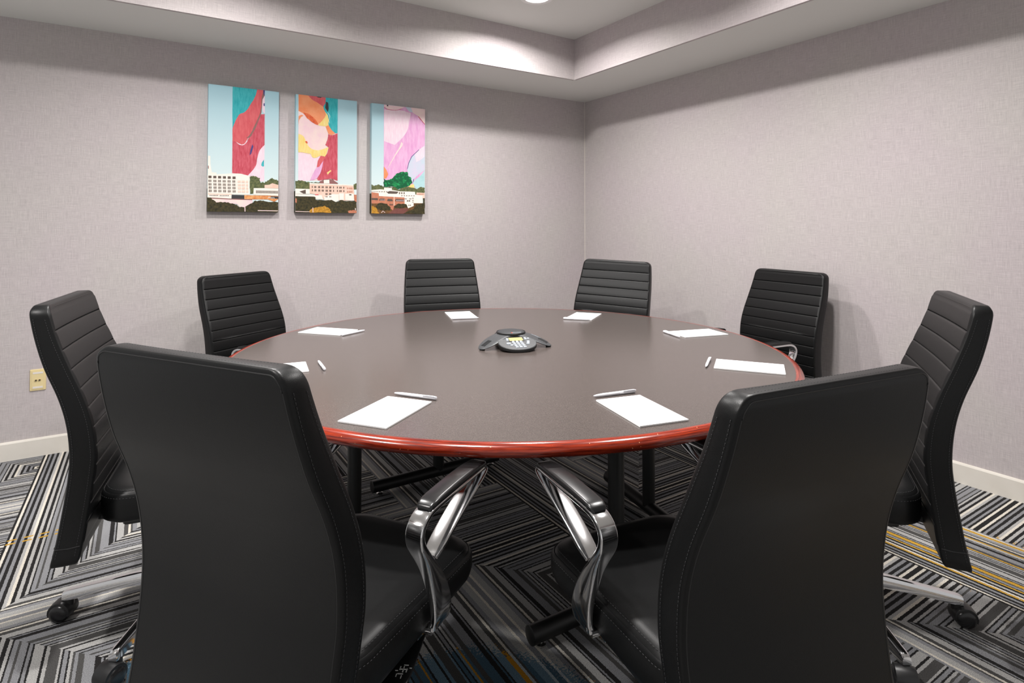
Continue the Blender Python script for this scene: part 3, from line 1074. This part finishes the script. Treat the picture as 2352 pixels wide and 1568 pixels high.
def panel_box(bm, x, y, hx, hy, lo, hi):
    P = []
    for l in (lo, hi):
        P.append([on_panel(x + u, y + v, l) for u, v in rrect(hx, hy, min(hx, hy) * .9, 4)])
    loft(bm, P)


bm = bmesh.new(); loft(bm, [[on_panel(u, v, l) for u, v in rrect(.036, .020, .003, 2, (0, -.0875))] for l in (0, .0022)])
obj('display_frame', bm, M['phoned'], console)
bm = bmesh.new(); loft(bm, [[on_panel(u, v, l) for u, v in rrect(.031, .0155, .001, 2, (0, -.0885))] for l in (.001, .0027)])
obj('display', bm, M['lcd'], console, smooth=False)
keys = []
for r in range(4):
    for c in range(3): keys.append((-.020 + c * .020 + r * .0018, -.121 - r * .0155, .0078, .0050))
for c in range(3): keys.append((-.020 + c * .020, -.1095, .0062, .0034))
keys += [(-.047, -.128, .0115, .0062), (-.044, -.080, .0065, .0052), (-.045, -.094, .0065, .0045), (-.036, -.146, .0072, .0048),
         (.050, -.076, .0062, .0046), (.050, -.089, .0062, .0046), (.065, -.084, .0062, .0046), (.057, -.113, .0072, .0042), (.055, -.124, .0072, .0042), (.050, -.136, .0078, .0050)]
for x, y, hx, hy in keys:
    x *= .88; y = -.118 + (y + .118) * .93; hx *= .88; hy *= .9
    bm = bmesh.new(); panel_box(bm, x, y, hx, hy, .0005, .0034)
    obj('key', bm, M['key'], console, angle=30)


def text_obj(name, body, size, m, parent, loc, rot, ext=.0002, align='CENTER'):
    cu = bpy.data.curves.new(name, 'FONT'); cu.body = body; cu.size = size; cu.extrude = ext; cu.align_x = align; cu.align_y = 'CENTER'
    t = bpy.data.objects.new(name, cu); link(t)
    dg = bpy.context.evaluated_depsgraph_get()
    me = bpy.data.meshes.new_from_object(t.evaluated_get(dg))
    bpy.data.objects.remove(t)
    me.materials.clear(); me.materials.append(m)
    o = bpy.data.objects.new(name, me); o.location = loc; o.rotation_euler = rot
    return link(o, parent)


text_obj('lettering', 'POLYCOM', .0085, M['key'], phone, (.014, -.0535, .0636), (R(12), 0, 0))
bm = bmesh.new()
vs = [bm.verts.new(p) for p in ((-.014, -.0570, .0630), (-.005, -.0570, .0630), (-.0095, -.0480, .0646))]
bm.faces.new(vs)
obj('logo_mark', bm, M['red'], phone, smooth=False)
text_obj('lettering', 'SoundStation2', .0075, M['key'], phone, (.105, -.050, .0430), (R(8), R(20), R(-28)))

# ------------------------------------------------------------------ wall plate
plate = empty('wall_plate', (-3.965, 0, .424))
tag(plate, 'ivory wall plate with two jacks beside the far left chair', 'wall outlet')
bm = bmesh.new()
loft(bm, [[(x, y, z) for x, z in rrect(hw, hh, .004, 3)] for hw, hh, y in ((.036, .0595, -.0002), (.036, .0595, -.003), (.0335, .057, -.0065))])
f = obj('plate', bm, M['ivory'], plate)
bm = bmesh.new(); loft(bm, [[(x, y, z) for x, z in rrect(.027, .050, .002, 2)] for y in (-.006, -.0085)])
obj('insert', bm, M['ivory'], plate)
for z in (.040, -.040):
    bm = bmesh.new(); box(bm, (-.022, -.0093, z - .005), (.022, -.0084, z + .005)); obj('label_window', bm, M['labelw'], plate, smooth=False)
for x in (-.008, .008):
    bm = bmesh.new()
    n = 16
    loft(bm, [[(x + r * math.cos(2 * PI * i / n), y, r * math.sin(2 * PI * i / n)) for i in range(n)] for r, y in ((.0055, -.0084), (.0055, -.013), (.0042, -.0135))])
    j = obj('jack', bm, M['brass'], plate)
    bm = bmesh.new()
    loft(bm, [[(x + r * math.cos(2 * PI * i / n), y, r * math.sin(2 * PI * i / n)) for i in range(n)] for r, y in ((.0034, -.0133), (.0034, -.0138))])
    obj('socket_hole', bm, M['dark'], j)

# ------------------------------------------------------------------ canvases
def art_mat(name, a, b=None, scale=30, lo=.3, hi=.72, wavy=False):
    """printed ink with a little mottling; wavy = vertical ripples of the photographed paint"""
    a = tuple(c * .94 for c in a); b = tuple(c * .94 for c in b) if b else None
    m = mat(name, srgb(*a), .7, spec=.25)
    if b:
        nt = m.node_tree; bs = nt.nodes['Principled BSDF']; tc = nt.nodes['Texture Coordinate']
        mp = nt.nodes.new('ShaderNodeMapping'); nt.links.new(tc.outputs['Object'], mp.inputs['Vector'])
        mp.inputs['Scale'].default_value = (3.2, 1, .7) if wavy else (1, 1, 1)
        f = noise_fac(nt, mp.outputs[0], scale, 4.0, .6)
        mr = nt.nodes.new('ShaderNodeMapRange'); mr.inputs['From Min'].default_value = lo; mr.inputs['From Max'].default_value = hi
        nt.links.new(f, mr.inputs['Value'])
        nt.links.new(mix_rgb(nt, mr.outputs['Result'], srgb(*a), srgb(*b)), bs.inputs['Base Color'])
    return m


def sky_print():
    m = mat('sky_print', srgb(190, 222, 228), .7, spec=.25)
    nt = m.node_tree; bs = nt.nodes['Principled BSDF']; tc = nt.nodes['Texture Coordinate']
    sp = nt.nodes.new('ShaderNodeSeparateXYZ'); nt.links.new(tc.outputs['Object'], sp.inputs[0])
    mr = nt.nodes.new('ShaderNodeMapRange'); mr.inputs['From Min'].default_value = -.25; mr.inputs['From Max'].default_value = .41
    nt.links.new(sp.outputs['Z'], mr.inputs['Value'])
    nt.links.new(mix_rgb(nt, mr.outputs['Result'], srgb(205, 220, 220), srgb(158, 196, 208)), bs.inputs['Base Color'])
    return m


A = [sky_print(),
     art_mat('teal_paint', (30, 160, 168), (80, 190, 196), 26, wavy=True),
     art_mat('coral_paint', (208, 84, 92), (222, 112, 116), 22, wavy=True),
     art_mat('crimson_paint', (188, 62, 78), (216, 108, 122), 30, wavy=True),
     art_mat('grey_streak', (130, 110, 104), (160, 96, 96), 40),
     art_mat('pale_pink_paint', (238, 206, 222), (246, 228, 236), 26, wavy=True),
     art_mat('white_building', (246, 236, 224), (250, 244, 236), 30),
     art_mat('window_shade', (96, 84, 76)),
     art_mat('hill_trees', (58, 74, 46), (124, 126, 84), 80),
     art_mat('orange_building', (206, 116, 60), (238, 180, 120), 60),
     art_mat('dark_trees', (28, 34, 24), (84, 74, 44), 70),
     art_mat('slate_box', (62, 62, 64)),
     art_mat('orange_paint', (238, 138, 90), (244, 164, 120), 14),
     art_mat('vermilion_streak', (206, 74, 40), (236, 130, 84), 45),
     art_mat('yellow_paint', (240, 208, 110), (246, 226, 160), 24, wavy=True),
     art_mat('cream_paint', (246, 226, 216), (240, 204, 214), 14),
     art_mat('autumn_tree', (150, 110, 34), (220, 160, 60), 90),
     art_mat('peach_building', (236, 196, 176), (244, 214, 198), 30),
     art_mat('orchid_paint', (222, 158, 206), (238, 192, 224), 16, wavy=True),
     art_mat('lilac_paint', (214, 206, 226), (196, 214, 226), 14),
     art_mat('aqua_paint', (164, 208, 212), (190, 222, 226), 14),
     art_mat('green_paint', (10, 92, 56), (40, 170, 96), 60, .5, .7),
     art_mat('brick_building', (186, 112, 86), (206, 140, 110), 40),
     art_mat('maroon_roof', (112, 66, 62), (128, 80, 72), 40),
     art_mat('brown_ground', (84, 62, 40), (128, 90, 50), 40),
     art_mat('navy_streak', (60, 60, 120), (90, 80, 140), 40),
     art_mat('canvas_edge_dark', (34, 28, 22)),
     art_mat('white_letters', (250, 246, 240))]
(SKY, TEAL, CORAL, CRIM, GREYS, PINK, WHB, WIN, HILL, ORB, DTR, SLATE, ORP, VERM, YEL, CREAM, AUT, PEACH, ORCH, LIL, AQUA, GRN, BRICK, MAR, GRD, NAVY, EDGE, LET) = range(28)


def homography(src, dst):
    Amt = []; B = []
    for (x, y), (u, v) in zip(src, dst):
        Amt.append([x, y, 1, 0, 0, 0, -u * x, -u * y]); B.append(u)
        Amt.append([0, 0, 0, x, y, 1, -v * x, -v * y]); B.append(v)
    h = np.linalg.solve(np.array(Amt, float), np.array(B, float))
    return lambda x, y: ((h[0] * x + h[1] * y + h[2]) / (h[6] * x + h[7] * y + 1), (h[3] * x + h[4] * y + h[5]) / (h[6] * x + h[7] * y + 1))


CW, CHH, CD = .426, .817, .038
DST = [(-CW / 2, CHH / 2), (CW / 2, CHH / 2), (CW / 2, -CHH / 2), (-CW / 2, -CHH / 2)]


def rows(x0, x1, n, y, w, h, m=WIN, slope=0):
    out = []
    for k in range(n):
        x = x0 + (x1 - x0) * k / max(1, n - 1); yy = y + slope * (x - x0)
        out.append((m, [(x - w / 2, yy - h / 2), (x + w / 2, yy - h / 2), (x + w / 2, yy + h / 2), (x - w / 2, yy + h / 2)]))
    return out


def lumpy(pts, amp, n=5, seed=1):
    """roughen a traced outline so foliage has a leafy edge"""
    rnd = random.Random(seed); out = []
    for a, b in zip(pts, pts[1:] + pts[:1]):
        for k in range(n):
            t = k / n
            out.append((a[0] + (b[0] - a[0]) * t + (rnd.uniform(-amp, amp) if k else 0), a[1] + (b[1] - a[1]) * t + (rnd.uniform(-amp, amp) if k else 0)))
    return out


def round_paint(pts, seed):
    """soft paint edges: curve the outline where it bends gently, keep its square corners"""
    rnd = random.Random(seed); n = len(pts); out = []
    for i in range(n):
        p0, p1, p2, p3 = (np.array(pts[(i + q) % n], float) for q in (-1, 0, 1, 2))
        L = np.linalg.norm(p2 - p1)

        def sharp(a, b, c):
            u = b - a; v = c - b
            return np.dot(u, v) < .55 * np.linalg.norm(u) * np.linalg.norm(v)
        out.append(tuple(p1))
        if L > 330: continue
        t1 = (p2 - p0) / 2 if not sharp(p0, p1, p2) else (p2 - p1)
        t2 = (p3 - p1) / 2 if not sharp(p1, p2, p3) else (p2 - p1)
        for a in (t1, t2):
            l = np.linalg.norm(a)
            if l > L: a *= L / l
        for k in (1, 2, 3):
            t = k / 4
            q = (2 * t ** 3 - 3 * t * t + 1) * p1 + (t ** 3 - 2 * t * t + t) * t1 + (3 * t * t - 2 * t ** 3) * p2 + (t ** 3 - t * t) * t2
            out.append((q[0] + rnd.uniform(-1.6, 1.6), q[1] + rnd.uniform(-1.6, 1.6)))
    return out


def make_canvas(xc, src, shapes, label, text=None):
    root = empty('canvas_print', (xc, 0, 1.7875))
    tag(root, label, 'wall art', 'three skyline canvases on the wall')
    H = homography(src, DST)
    bm = bmesh.new()
    e = .0015
    vs = box(bm, (-CW / 2, -CD, -CHH / 2), (CW / 2, -.001, CHH / 2))
    bmesh.ops.recalc_face_normals(bm, faces=bm.faces[:])
    for f in bm.faces:
        c = f.calc_center_median()
        f.material_index = EDGE if c.z < -CHH / 2 + .01 else SKY
    # the dark print wraps round the lower part of the sides
    for sx in (-1, 1):
        q = [bm.verts.new((sx * (CW / 2 + .0001), y, z)) for y, z in ((-CD, -CHH / 2), (-.001, -CHH / 2), (-.001, -.26), (-CD, -.26))]
        f = bm.faces.new(q); f.material_index = DTR
    for k, (m, pts) in enumerate(shapes):
        P = []
        if m in (TEAL, CORAL, CRIM, ORP, YEL, CREAM, VERM, ORCH, LIL, AQUA, GREYS, PINK, GRN) and len(pts) > 6: pts = round_paint(pts, k)
        for x, y in pts:
            u, v = H(x, y)
            P.append((min(max(u, -CW / 2), CW / 2), -CD - .00012 * (k + 1) / 1.0 if k < 40 else -CD - .0049, min(max(v, -CHH / 2), CHH / 2)))
        Q = [P[0]]
        for p in P[1:]:
            if math.dist(p, Q[-1]) > 1e-5: Q.append(p)
        if math.dist(Q[0], Q[-1]) < 1e-5: Q.pop()
        if len(Q) < 3: continue
        f = bm.faces.new([bm.verts.new(p) for p in Q]); f.material_index = m
    me = bpy.data.meshes.new('printed_canvas')
    bm.normal_update()
    fl = [f for f in bm.faces if len(f.verts) > 4]
    bmesh.ops.triangulate(bm, faces=fl, ngon_method='EAR_CLIP')
    bm.to_mesh(me); bm.free()
    for a in A: me.materials.append(a)
    o = link(bpy.data.objects.new('printed_canvas', me), root)
    bm = bmesh.new()      # stretcher bars behind the cloth
    for lo, hi in (((-CW / 2 + .004, -.03, -CHH / 2 + .004), (-CW / 2 + .03, -.0005, CHH / 2 - .004)), ((CW / 2 - .03, -.03, -CHH / 2 + .004), (CW / 2 - .004, -.0005, CHH / 2 - .004))):
        box(bm, lo, hi)
    bm.free()
    if text:
        u, v = H(*text[1])
        text_obj('lettering', text[0], text[2], A[LET], root, (u, -CD - .0056, v), (PI / 2, 0, 0), .0001)
    return root


c1 = [
    (TEAL, [(380, 92), (655, 122), (640, 180), (610, 240), (575, 290), (540, 345), (500, 380), (450, 400), (410, 455), (375, 530), (362, 570), (366, 400)]),
    (CORAL, [(655, 122), (742, 132), (735, 200), (715, 260), (700, 330), (690, 400), (660, 460), (620, 540), (580, 610), (545, 660), (520, 690), (490, 735), (465, 745), (430, 730), (395, 710), (357, 695), (361, 570), (375, 530), (410, 455), (450, 400), (500, 380), (540, 345), (575, 290), (610, 240), (640, 180)]),
    (CRIM, [(357, 695), (395, 710), (430, 735), (465, 745), (500, 725), (545, 665), (600, 590), (650, 490), (690, 400), (732, 395), (720, 740), (680, 780), (650, 830), (630, 900), (620, 960), (590, 1010), (540, 1070), (520, 1085), (440, 1065), (342, 1060)]),
    (GREYS, [(722, 140), (740, 150), (735, 200), (712, 260), (702, 330), (690, 400), (660, 470), (620, 560), (560, 655), (510, 665), (545, 640), (580, 590), (610, 530), (655, 440), (680, 380), (695, 300), (700, 230)]),
    (PINK, [(712, 235), (738, 190), (733, 395), (712, 370), (703, 320)]),
    (NAVY, [(722, 280), (735, 275), (734, 310), (722, 305)]),
    (NAVY, [(722, 132), (742, 133), (738, 170), (728, 200)]),
    (PINK, [(720, 740), (704, 1150), (650, 1150), (560, 1120), (520, 1085), (590, 1010), (620, 960), (650, 830), (680, 780)]),
    (TEAL, [(708, 905), (682, 940), (674, 970), (690, 985), (707, 980)]),
    (NAVY, [(580, 735), (592, 760), (567, 840), (548, 858), (555, 810)]),
    (PINK, [(396, 708), (430, 728), (466, 739), (492, 728), (520, 695), (528, 698), (500, 732), (468, 748), (425, 736)]),
    (WHB, [(78, 865), (102, 870), (100, 960), (112, 1050), (165, 1055), (165, 1078), (68, 1082)]),
    (GREYS, [(72, 975), (80, 978), (80, 1012), (70, 1010)]),
    (HILL, lumpy([(538, 1095), (580, 1088), (650, 1110), (660, 1160), (700, 1165), (740, 1140), (790, 1110), (840, 1130), (870, 1145), (865, 1230), (700, 1300), (540, 1292)], 7, 5, 2)),
    (WHB, [(62, 1082), (160, 1075), (340, 1062), (440, 1066), (540, 1090), (533, 1300), (58, 1295)]),
    (WHB, [(575, 1300), (582, 1226), (705, 1226), (862, 1230), (862, 1312)]),
    (PEACH, [(705, 1224), (706, 1190), (760, 1187), (795, 1170), (866, 1190), (863, 1228)]),
    (WHB, [(60, 1290), (330, 1296), (330, 1345), (55, 1338)]),
    (PEACH, [(60, 1288), (330, 1293), (330, 1302), (60, 1298)]),
    (ORB, [(470, 1305), (735, 1310), (862, 1315), (856, 1350), (812, 1378), (740, 1352), (470, 1350)]),
    (SLATE, [(328, 1302), (472, 1306), (472, 1352), (325, 1345)]),
    (SLATE, [(772, 1318), (862, 1320), (858, 1345), (772, 1342)]),
    (CREAM, [(60, 1335), (330, 1347), (560, 1355), (565, 1375), (520, 1440), (430, 1445), (380, 1405), (150, 1388), (60, 1350)]),
    (GREYS, [(60, 1332), (330, 1345), (560, 1352), (560, 1362), (330, 1356), (60, 1345)]),
    (DTR, lumpy([(48, 1330), (100, 1340), (150, 1388), (250, 1382), (320, 1400), (380, 1412), (420, 1440), (470, 1442), (540, 1400), (580, 1372), (640, 1365), (700, 1372), (856, 1385), (852, 1502), (43, 1494)], 6, 4, 3)),
    (CREAM, [(470, 1440), (479, 1440), (479, 1490), (470, 1490)]),
    (CREAM, [(620, 1474), (850, 1478), (850, 1486), (620, 1482)]),
]
for yy, hh in ((1102, 26),): c1 += rows(90, 362, 6, yy, 34, hh, WIN, .03)
for yy in (1146, 1184, 1220, 1257):
    for xx in (76, 88, 100, 132, 144, 156, 184, 196, 208, 238, 250, 262, 292, 304, 316, 346, 358, 370, 408, 420, 432, 452, 464, 476, 502, 514):
        c1 += rows(xx, xx, 1, yy + (xx - 76) * .02, 7, 24, WIN if xx < 390 else PEACH)
c1 += rows(612, 850, 16, 1266, 8, 30, WIN, .02) + rows(85, 170, 6, 1308, 9, 9) + rows(200, 290, 6, 1311, 9, 9)
c2 = [
    (CREAM, [(152, 92), (625, 142), (597, 1120), (122, 1115)]),
    (PINK, [(130, 780), (280, 820), (340, 845), (400, 820), (465, 830), (440, 850), (400, 1010), (350, 1095), (260, 1118), (122, 1118)]),
    (ORP, [(152, 92), (478, 125), (475, 190), (450, 245), (470, 300), (475, 340), (440, 390), (375, 455), (340, 430), (240, 360), (205, 320), (147, 290)]),
    (CORAL, [(270, 106), (435, 122), (478, 125), (475, 190), (450, 240), (380, 190), (310, 150)]),
    (SLATE, [(370, 116), (435, 123), (420, 132), (385, 127)]),
    (TEAL, [(478, 125), (625, 142), (612, 548), (585, 550), (540, 510), (505, 450), (510, 400), (495, 330), (470, 300), (450, 240), (475, 190)]),
    (SLATE, [(482, 175), (508, 190), (512, 260), (502, 300), (485, 275), (470, 250)]),
    (AQUA, [(490, 300), (515, 320), (528, 350), (515, 395), (520, 440), (510, 400), (518, 352), (505, 325)]),
    (YEL, [(470, 300), (495, 330), (510, 400), (505, 450), (520, 500), (470, 470), (375, 460), (440, 390), (475, 340)]),
    (VERM, [(205, 308), (260, 320), (330, 370), (370, 420), (378, 455), (345, 445), (280, 400), (240, 365)]),
    (ORP, [(147, 350), (180, 335), (205, 345), (175, 360), (150, 400), (142, 455)]),
    (ORP, [(470, 470), (505, 455), (540, 512), (585, 552), (540, 575), (500, 556)]),
    (YEL, [(138, 560), (200, 590), (240, 680), (290, 735), (360, 755), (430, 740), (500, 715), (470, 800), (462, 832), (400, 820), (340, 845), (300, 838), (280, 800), (230, 790), (180, 780), (131, 780)]),
    (VERM, [(215, 650), (238, 645), (248, 665), (240, 678), (225, 668)]),
    (CRIM, [(500, 560), (540, 575), (612, 550), (597, 1116), (520, 1092), (440, 1102), (370, 1114), (348, 1095), (400, 1010), (440, 850), (480, 790), (500, 720), (460, 690), (490, 620)]),
    (CORAL, [(400, 820), (460, 832), (430, 880), (380, 950), (350, 960), (365, 880)]),
    (ORCH, [(350, 960), (380, 950), (430, 880), (400, 1005), (340, 1095), (262, 1115), (300, 1040)]),
    (YEL, [(470, 1020), (515, 990), (525, 1000), (500, 1020), (480, 1045)]),
    (HILL, lumpy([(84, 1122), (130, 1115), (200, 1125), (262, 1142), (380, 1135), (380, 1160), (265, 1215), (80, 1245)], 6, 5, 5)),
    (HILL, lumpy([(788, 1158), (828, 1142), (826, 1215), (788, 1215)], 4, 4, 6)),
    (GREYS, [(380, 1125), (440, 1100), (540, 1098), (560, 1118), (602, 1142), (600, 1162), (380, 1152)]),
    (WHB, [(430, 1108), (498, 1104), (498, 1148), (430, 1148)]),
    (PEACH, [(256, 1148), (400, 1152), (600, 1158), (788, 1165), (802, 1352), (430, 1352), (400, 1292), (256, 1272)]),
    (WHB, [(256, 1146), (400, 1150), (600, 1156), (790, 1163), (790, 1172), (256, 1158)]),
    (WHB, [(82, 1215), (256, 1218), (256, 1278), (82, 1278)]),
    (WIN, [(130, 1250), (208, 1225), (208, 1275), (180, 1275)]),
    (WHB, [(65, 1280), (400, 1290), (420, 1342), (325, 1338), (310, 1308), (65, 1304)]),
    (CORAL, [(320, 1280), (360, 1278), (362, 1292), (320, 1292)]),
    (DTR, lumpy([(66, 1305), (320, 1312), (325, 1345), (430, 1352), (520, 1345), (570, 1372), (640, 1345), (700, 1360), (822, 1352), (818, 1503), (66, 1503)], 4, 4, 8)),
    (WHB, [(430, 1312), (530, 1277), (608, 1277), (608, 1348), (570, 1370), (520, 1345), (430, 1352)]),
    (WHB, [(612, 1266), (668, 1266), (668, 1345), (612, 1345)]),
    (WHB, [(684, 1268), (788, 1270), (792, 1350), (684, 1345)]),
    (BRICK, [(792, 1280), (824, 1280), (822, 1370), (795, 1350)]),
    (BRICK, [(70, 1330), (95, 1335), (95, 1385), (70, 1380)]),
    (AUT, lumpy([(250, 1472), (290, 1447), (380, 1432), (430, 1416), (500, 1458), (512, 1502), (250, 1502)], 7, 5, 9)),
    (BRICK, lumpy([(715, 1475), (770, 1465), (818, 1470), (818, 1500), (715, 1500)], 5, 4, 10)),
    (CREAM, [(284, 1440), (292, 1440), (292, 1498), (284, 1498)]),
    (CREAM, [(800, 1440), (809, 1440), (809, 1468), (800, 1468)]),
    (CREAM, [(75, 1485), (250, 1488), (250, 1494), (75, 1492)]),
]
for yy in (1192, 1233):
    for xx in (288, 318, 332, 365, 378, 408, 422, 455, 470, 500, 513, 545, 592, 622, 638, 670): c2 += rows(xx, xx, 1, yy + (xx - 288) * .012, 9, 22)
for xx in (715, 735, 752, 768): c2 += rows(xx, xx, 1, 1204, 7, 20, BRICK) + rows(xx, xx, 1, 1245, 7, 20, BRICK)
for xx in (452, 466, 496, 510): c2 += rows(xx, xx, 1, 1275, 9, 20) + rows(xx, xx, 1, 1308, 9, 10)
c2 += rows(738, 756, 3, 1281, 10, 12)
c3 = [
    (ORCH, [(285, 88), (828, 148), (803, 1168), (262, 1150)]),
    (PINK, [(290, 150), (400, 160), (520, 165), (640, 200), (590, 420), (520, 520), (420, 610), (360, 590), (278, 560)]),
    (CREAM, [(288, 90), (560, 118), (520, 140), (440, 160), (330, 145), (288, 118)]),
    (CREAM, [(600, 122), (828, 148), (822, 340), (740, 240), (660, 190)]),
    (LIL, [(570, 118), (640, 125), (665, 190), (625, 185), (600, 160)]),
    (SLATE, [(322, 92), (342, 95), (342, 112), (325, 110)]),
    (CRIM, [(288, 118), (330, 145), (440, 160), (520, 140), (520, 145), (440, 165), (330, 151), (288, 124)]),
    (CRIM, [(740, 238), (822, 340), (822, 350), (735, 246)]),
    (CREAM, [(505, 570), (525, 590), (520, 620), (460, 700), (400, 790), (330, 900), (310, 922), (380, 800), (440, 700), (480, 640)]),
    (LIL, [(812, 620), (740, 670), (640, 760), (600, 840), (580, 920), (590, 1010), (640, 1080), (650, 1100), (680, 1040), (770, 960), (808, 940)]),
    (PINK, [(812, 620), (740, 670), (680, 720), (700, 830), (760, 800), (810, 760)]),
    (NAVY, [(740, 666), (640, 756), (598, 838), (577, 920), (583, 920), (604, 842), (645, 762), (742, 673)]),
    (AQUA, [(650, 1100), (690, 1055), (750, 1010), (808, 940), (803, 1168), (700, 1172), (660, 1130)]),
    (NAVY, [(670, 1040), (660, 1085), (650, 1100), (656, 1060)]),
    (ORP, [(268, 890), (300, 930), (325, 990), (300, 1040), (266, 1050)]),
    (GRN, lumpy([(264, 1050), (290, 1065), (340, 1065), (390, 1030), (430, 985), (500, 960), (580, 960), (590, 1012), (630, 1040), (642, 1100), (600, 1140), (450, 1185), (390, 1150), (262, 1152)], 5, 4, 4)),
    (YEL, [(580, 1158), (630, 1120), (665, 1120), (670, 1165)]),
    (HILL, lumpy([(88, 1118), (130, 1140), (200, 1125), (250, 1150), (300, 1160), (400, 1150), (450, 1190), (560, 1150), (640, 1162), (700, 1182), (760, 1152), (808, 1165), (803, 1250), (90, 1240)], 6, 5, 11)),
    (WHB, [(95, 1197), (210, 1187), (265, 1190), (265, 1165), (370, 1170), (370, 1195), (480, 1212), (675, 1217), (680, 1257), (775, 1265), (775, 1372), (650, 1372), (540, 1292), (290, 1282), (190, 1280), (95, 1225)]),
    (PEACH, [(695, 1226), (805, 1232), (803, 1302), (775, 1302), (775, 1265), (695, 1258)]),
    (WIN, [(300, 1225), (340, 1208), (450, 1215), (450, 1230), (430, 1245), (320, 1243)]),
    (GRD, [(88, 1365), (800, 1365), (800, 1507), (80, 1507)]),
    (BRICK, [(90, 1225), (192, 1237), (196, 1275), (400, 1285), (535, 1292), (535, 1382), (395, 1402), (380, 1462), (300, 1402), (185, 1372), (88, 1372)]),
    (WHB, [(535, 1290), (650, 1292), (655, 1402), (580, 1432), (560, 1385), (535, 1382)]),
    (WIN, [(95, 1300), (180, 1302), (180, 1330), (95, 1326)]),
    (WIN, [(200, 1318), (210, 1308), (262, 1308), (275, 1318), (275, 1335), (200, 1335)]),
    (WIN, [(305, 1322), (315, 1311), (362, 1312), (376, 1322), (376, 1342), (305, 1340)]),
    (WIN, [(412, 1322), (418, 1311), (522, 1316), (526, 1322), (526, 1345), (412, 1342)]),
    (PEACH, [(392, 1285), (402, 1286), (400, 1400), (390, 1402)]),
    (MAR, [(310, 1503), (400, 1440), (480, 1430), (592, 1436), (530, 1503)]),
    (AUT, lumpy([(88, 1400), (150, 1422), (200, 1503), (82, 1505)], 7, 5, 12)),
    (DTR, lumpy([(150, 1400), (200, 1365), (300, 1375), (345, 1420), (340, 1462), (240, 1458), (170, 1450)], 6, 5, 13)),
    (DTR, lumpy([(398, 1400), (450, 1370), (560, 1380), (572, 1420), (480, 1432), (400, 1432)], 6, 5, 14)),
    (DTR, lumpy([(515, 1505), (640, 1442), (700, 1380), (760, 1372), (803, 1360), (802, 1507)], 7, 5, 15)),
    (CREAM, [(220, 1492), (242, 1465), (275, 1490), (270, 1494), (243, 1472), (226, 1496)]),
    (DTR, lumpy([(780, 1300), (803, 1300), (803, 1380), (780, 1380)], 4, 3, 16)),
]
c3 += rows(470, 530, 3, 1234, 12, 22) + rows(500, 660, 6, 1268, 16, 6) + rows(710, 790, 8, 1246, 5, 12, BRICK) + rows(645, 645, 1, 1300, 20, 6) + rows(645, 645, 1, 1325, 20, 6) + rows(645, 645, 1, 1350, 20, 6)
c3 += rows(205, 330, 5, 1217, 14, 7) + rows(105, 180, 5, 1216, 10, 6) + rows(590, 610, 2, 1392, 8, 16) + rows(340, 372, 3, 1385, 9, 20) + rows(215, 265, 4, 1326, 5, 14, CREAM) + rows(430, 515, 6, 1333, 6, 16, CREAM) + rows(550, 610, 2, 1308, 30, 6) + rows(575, 600, 2, 1335, 18, 14)
make_canvas(-2.922, [(108, 68), (902, 150), (852, 1498), (45, 1490)], c1,
            'tall canvas print with teal and red paint band over white skyline, leftmost of the three', ('Avera', (778, 1333), .017))
make_canvas(-2.386, [(122, 90), (856, 168), (818, 1502), (72, 1502)], c2,
            'tall canvas print with orange, teal and yellow paint band over skyline, middle of the three')
make_canvas(-1.849, [(125, 68), (828, 148), (802, 1506), (90, 1502)], c3,
            'tall canvas print with pink paint and green patch over skyline, nearest the room corner')
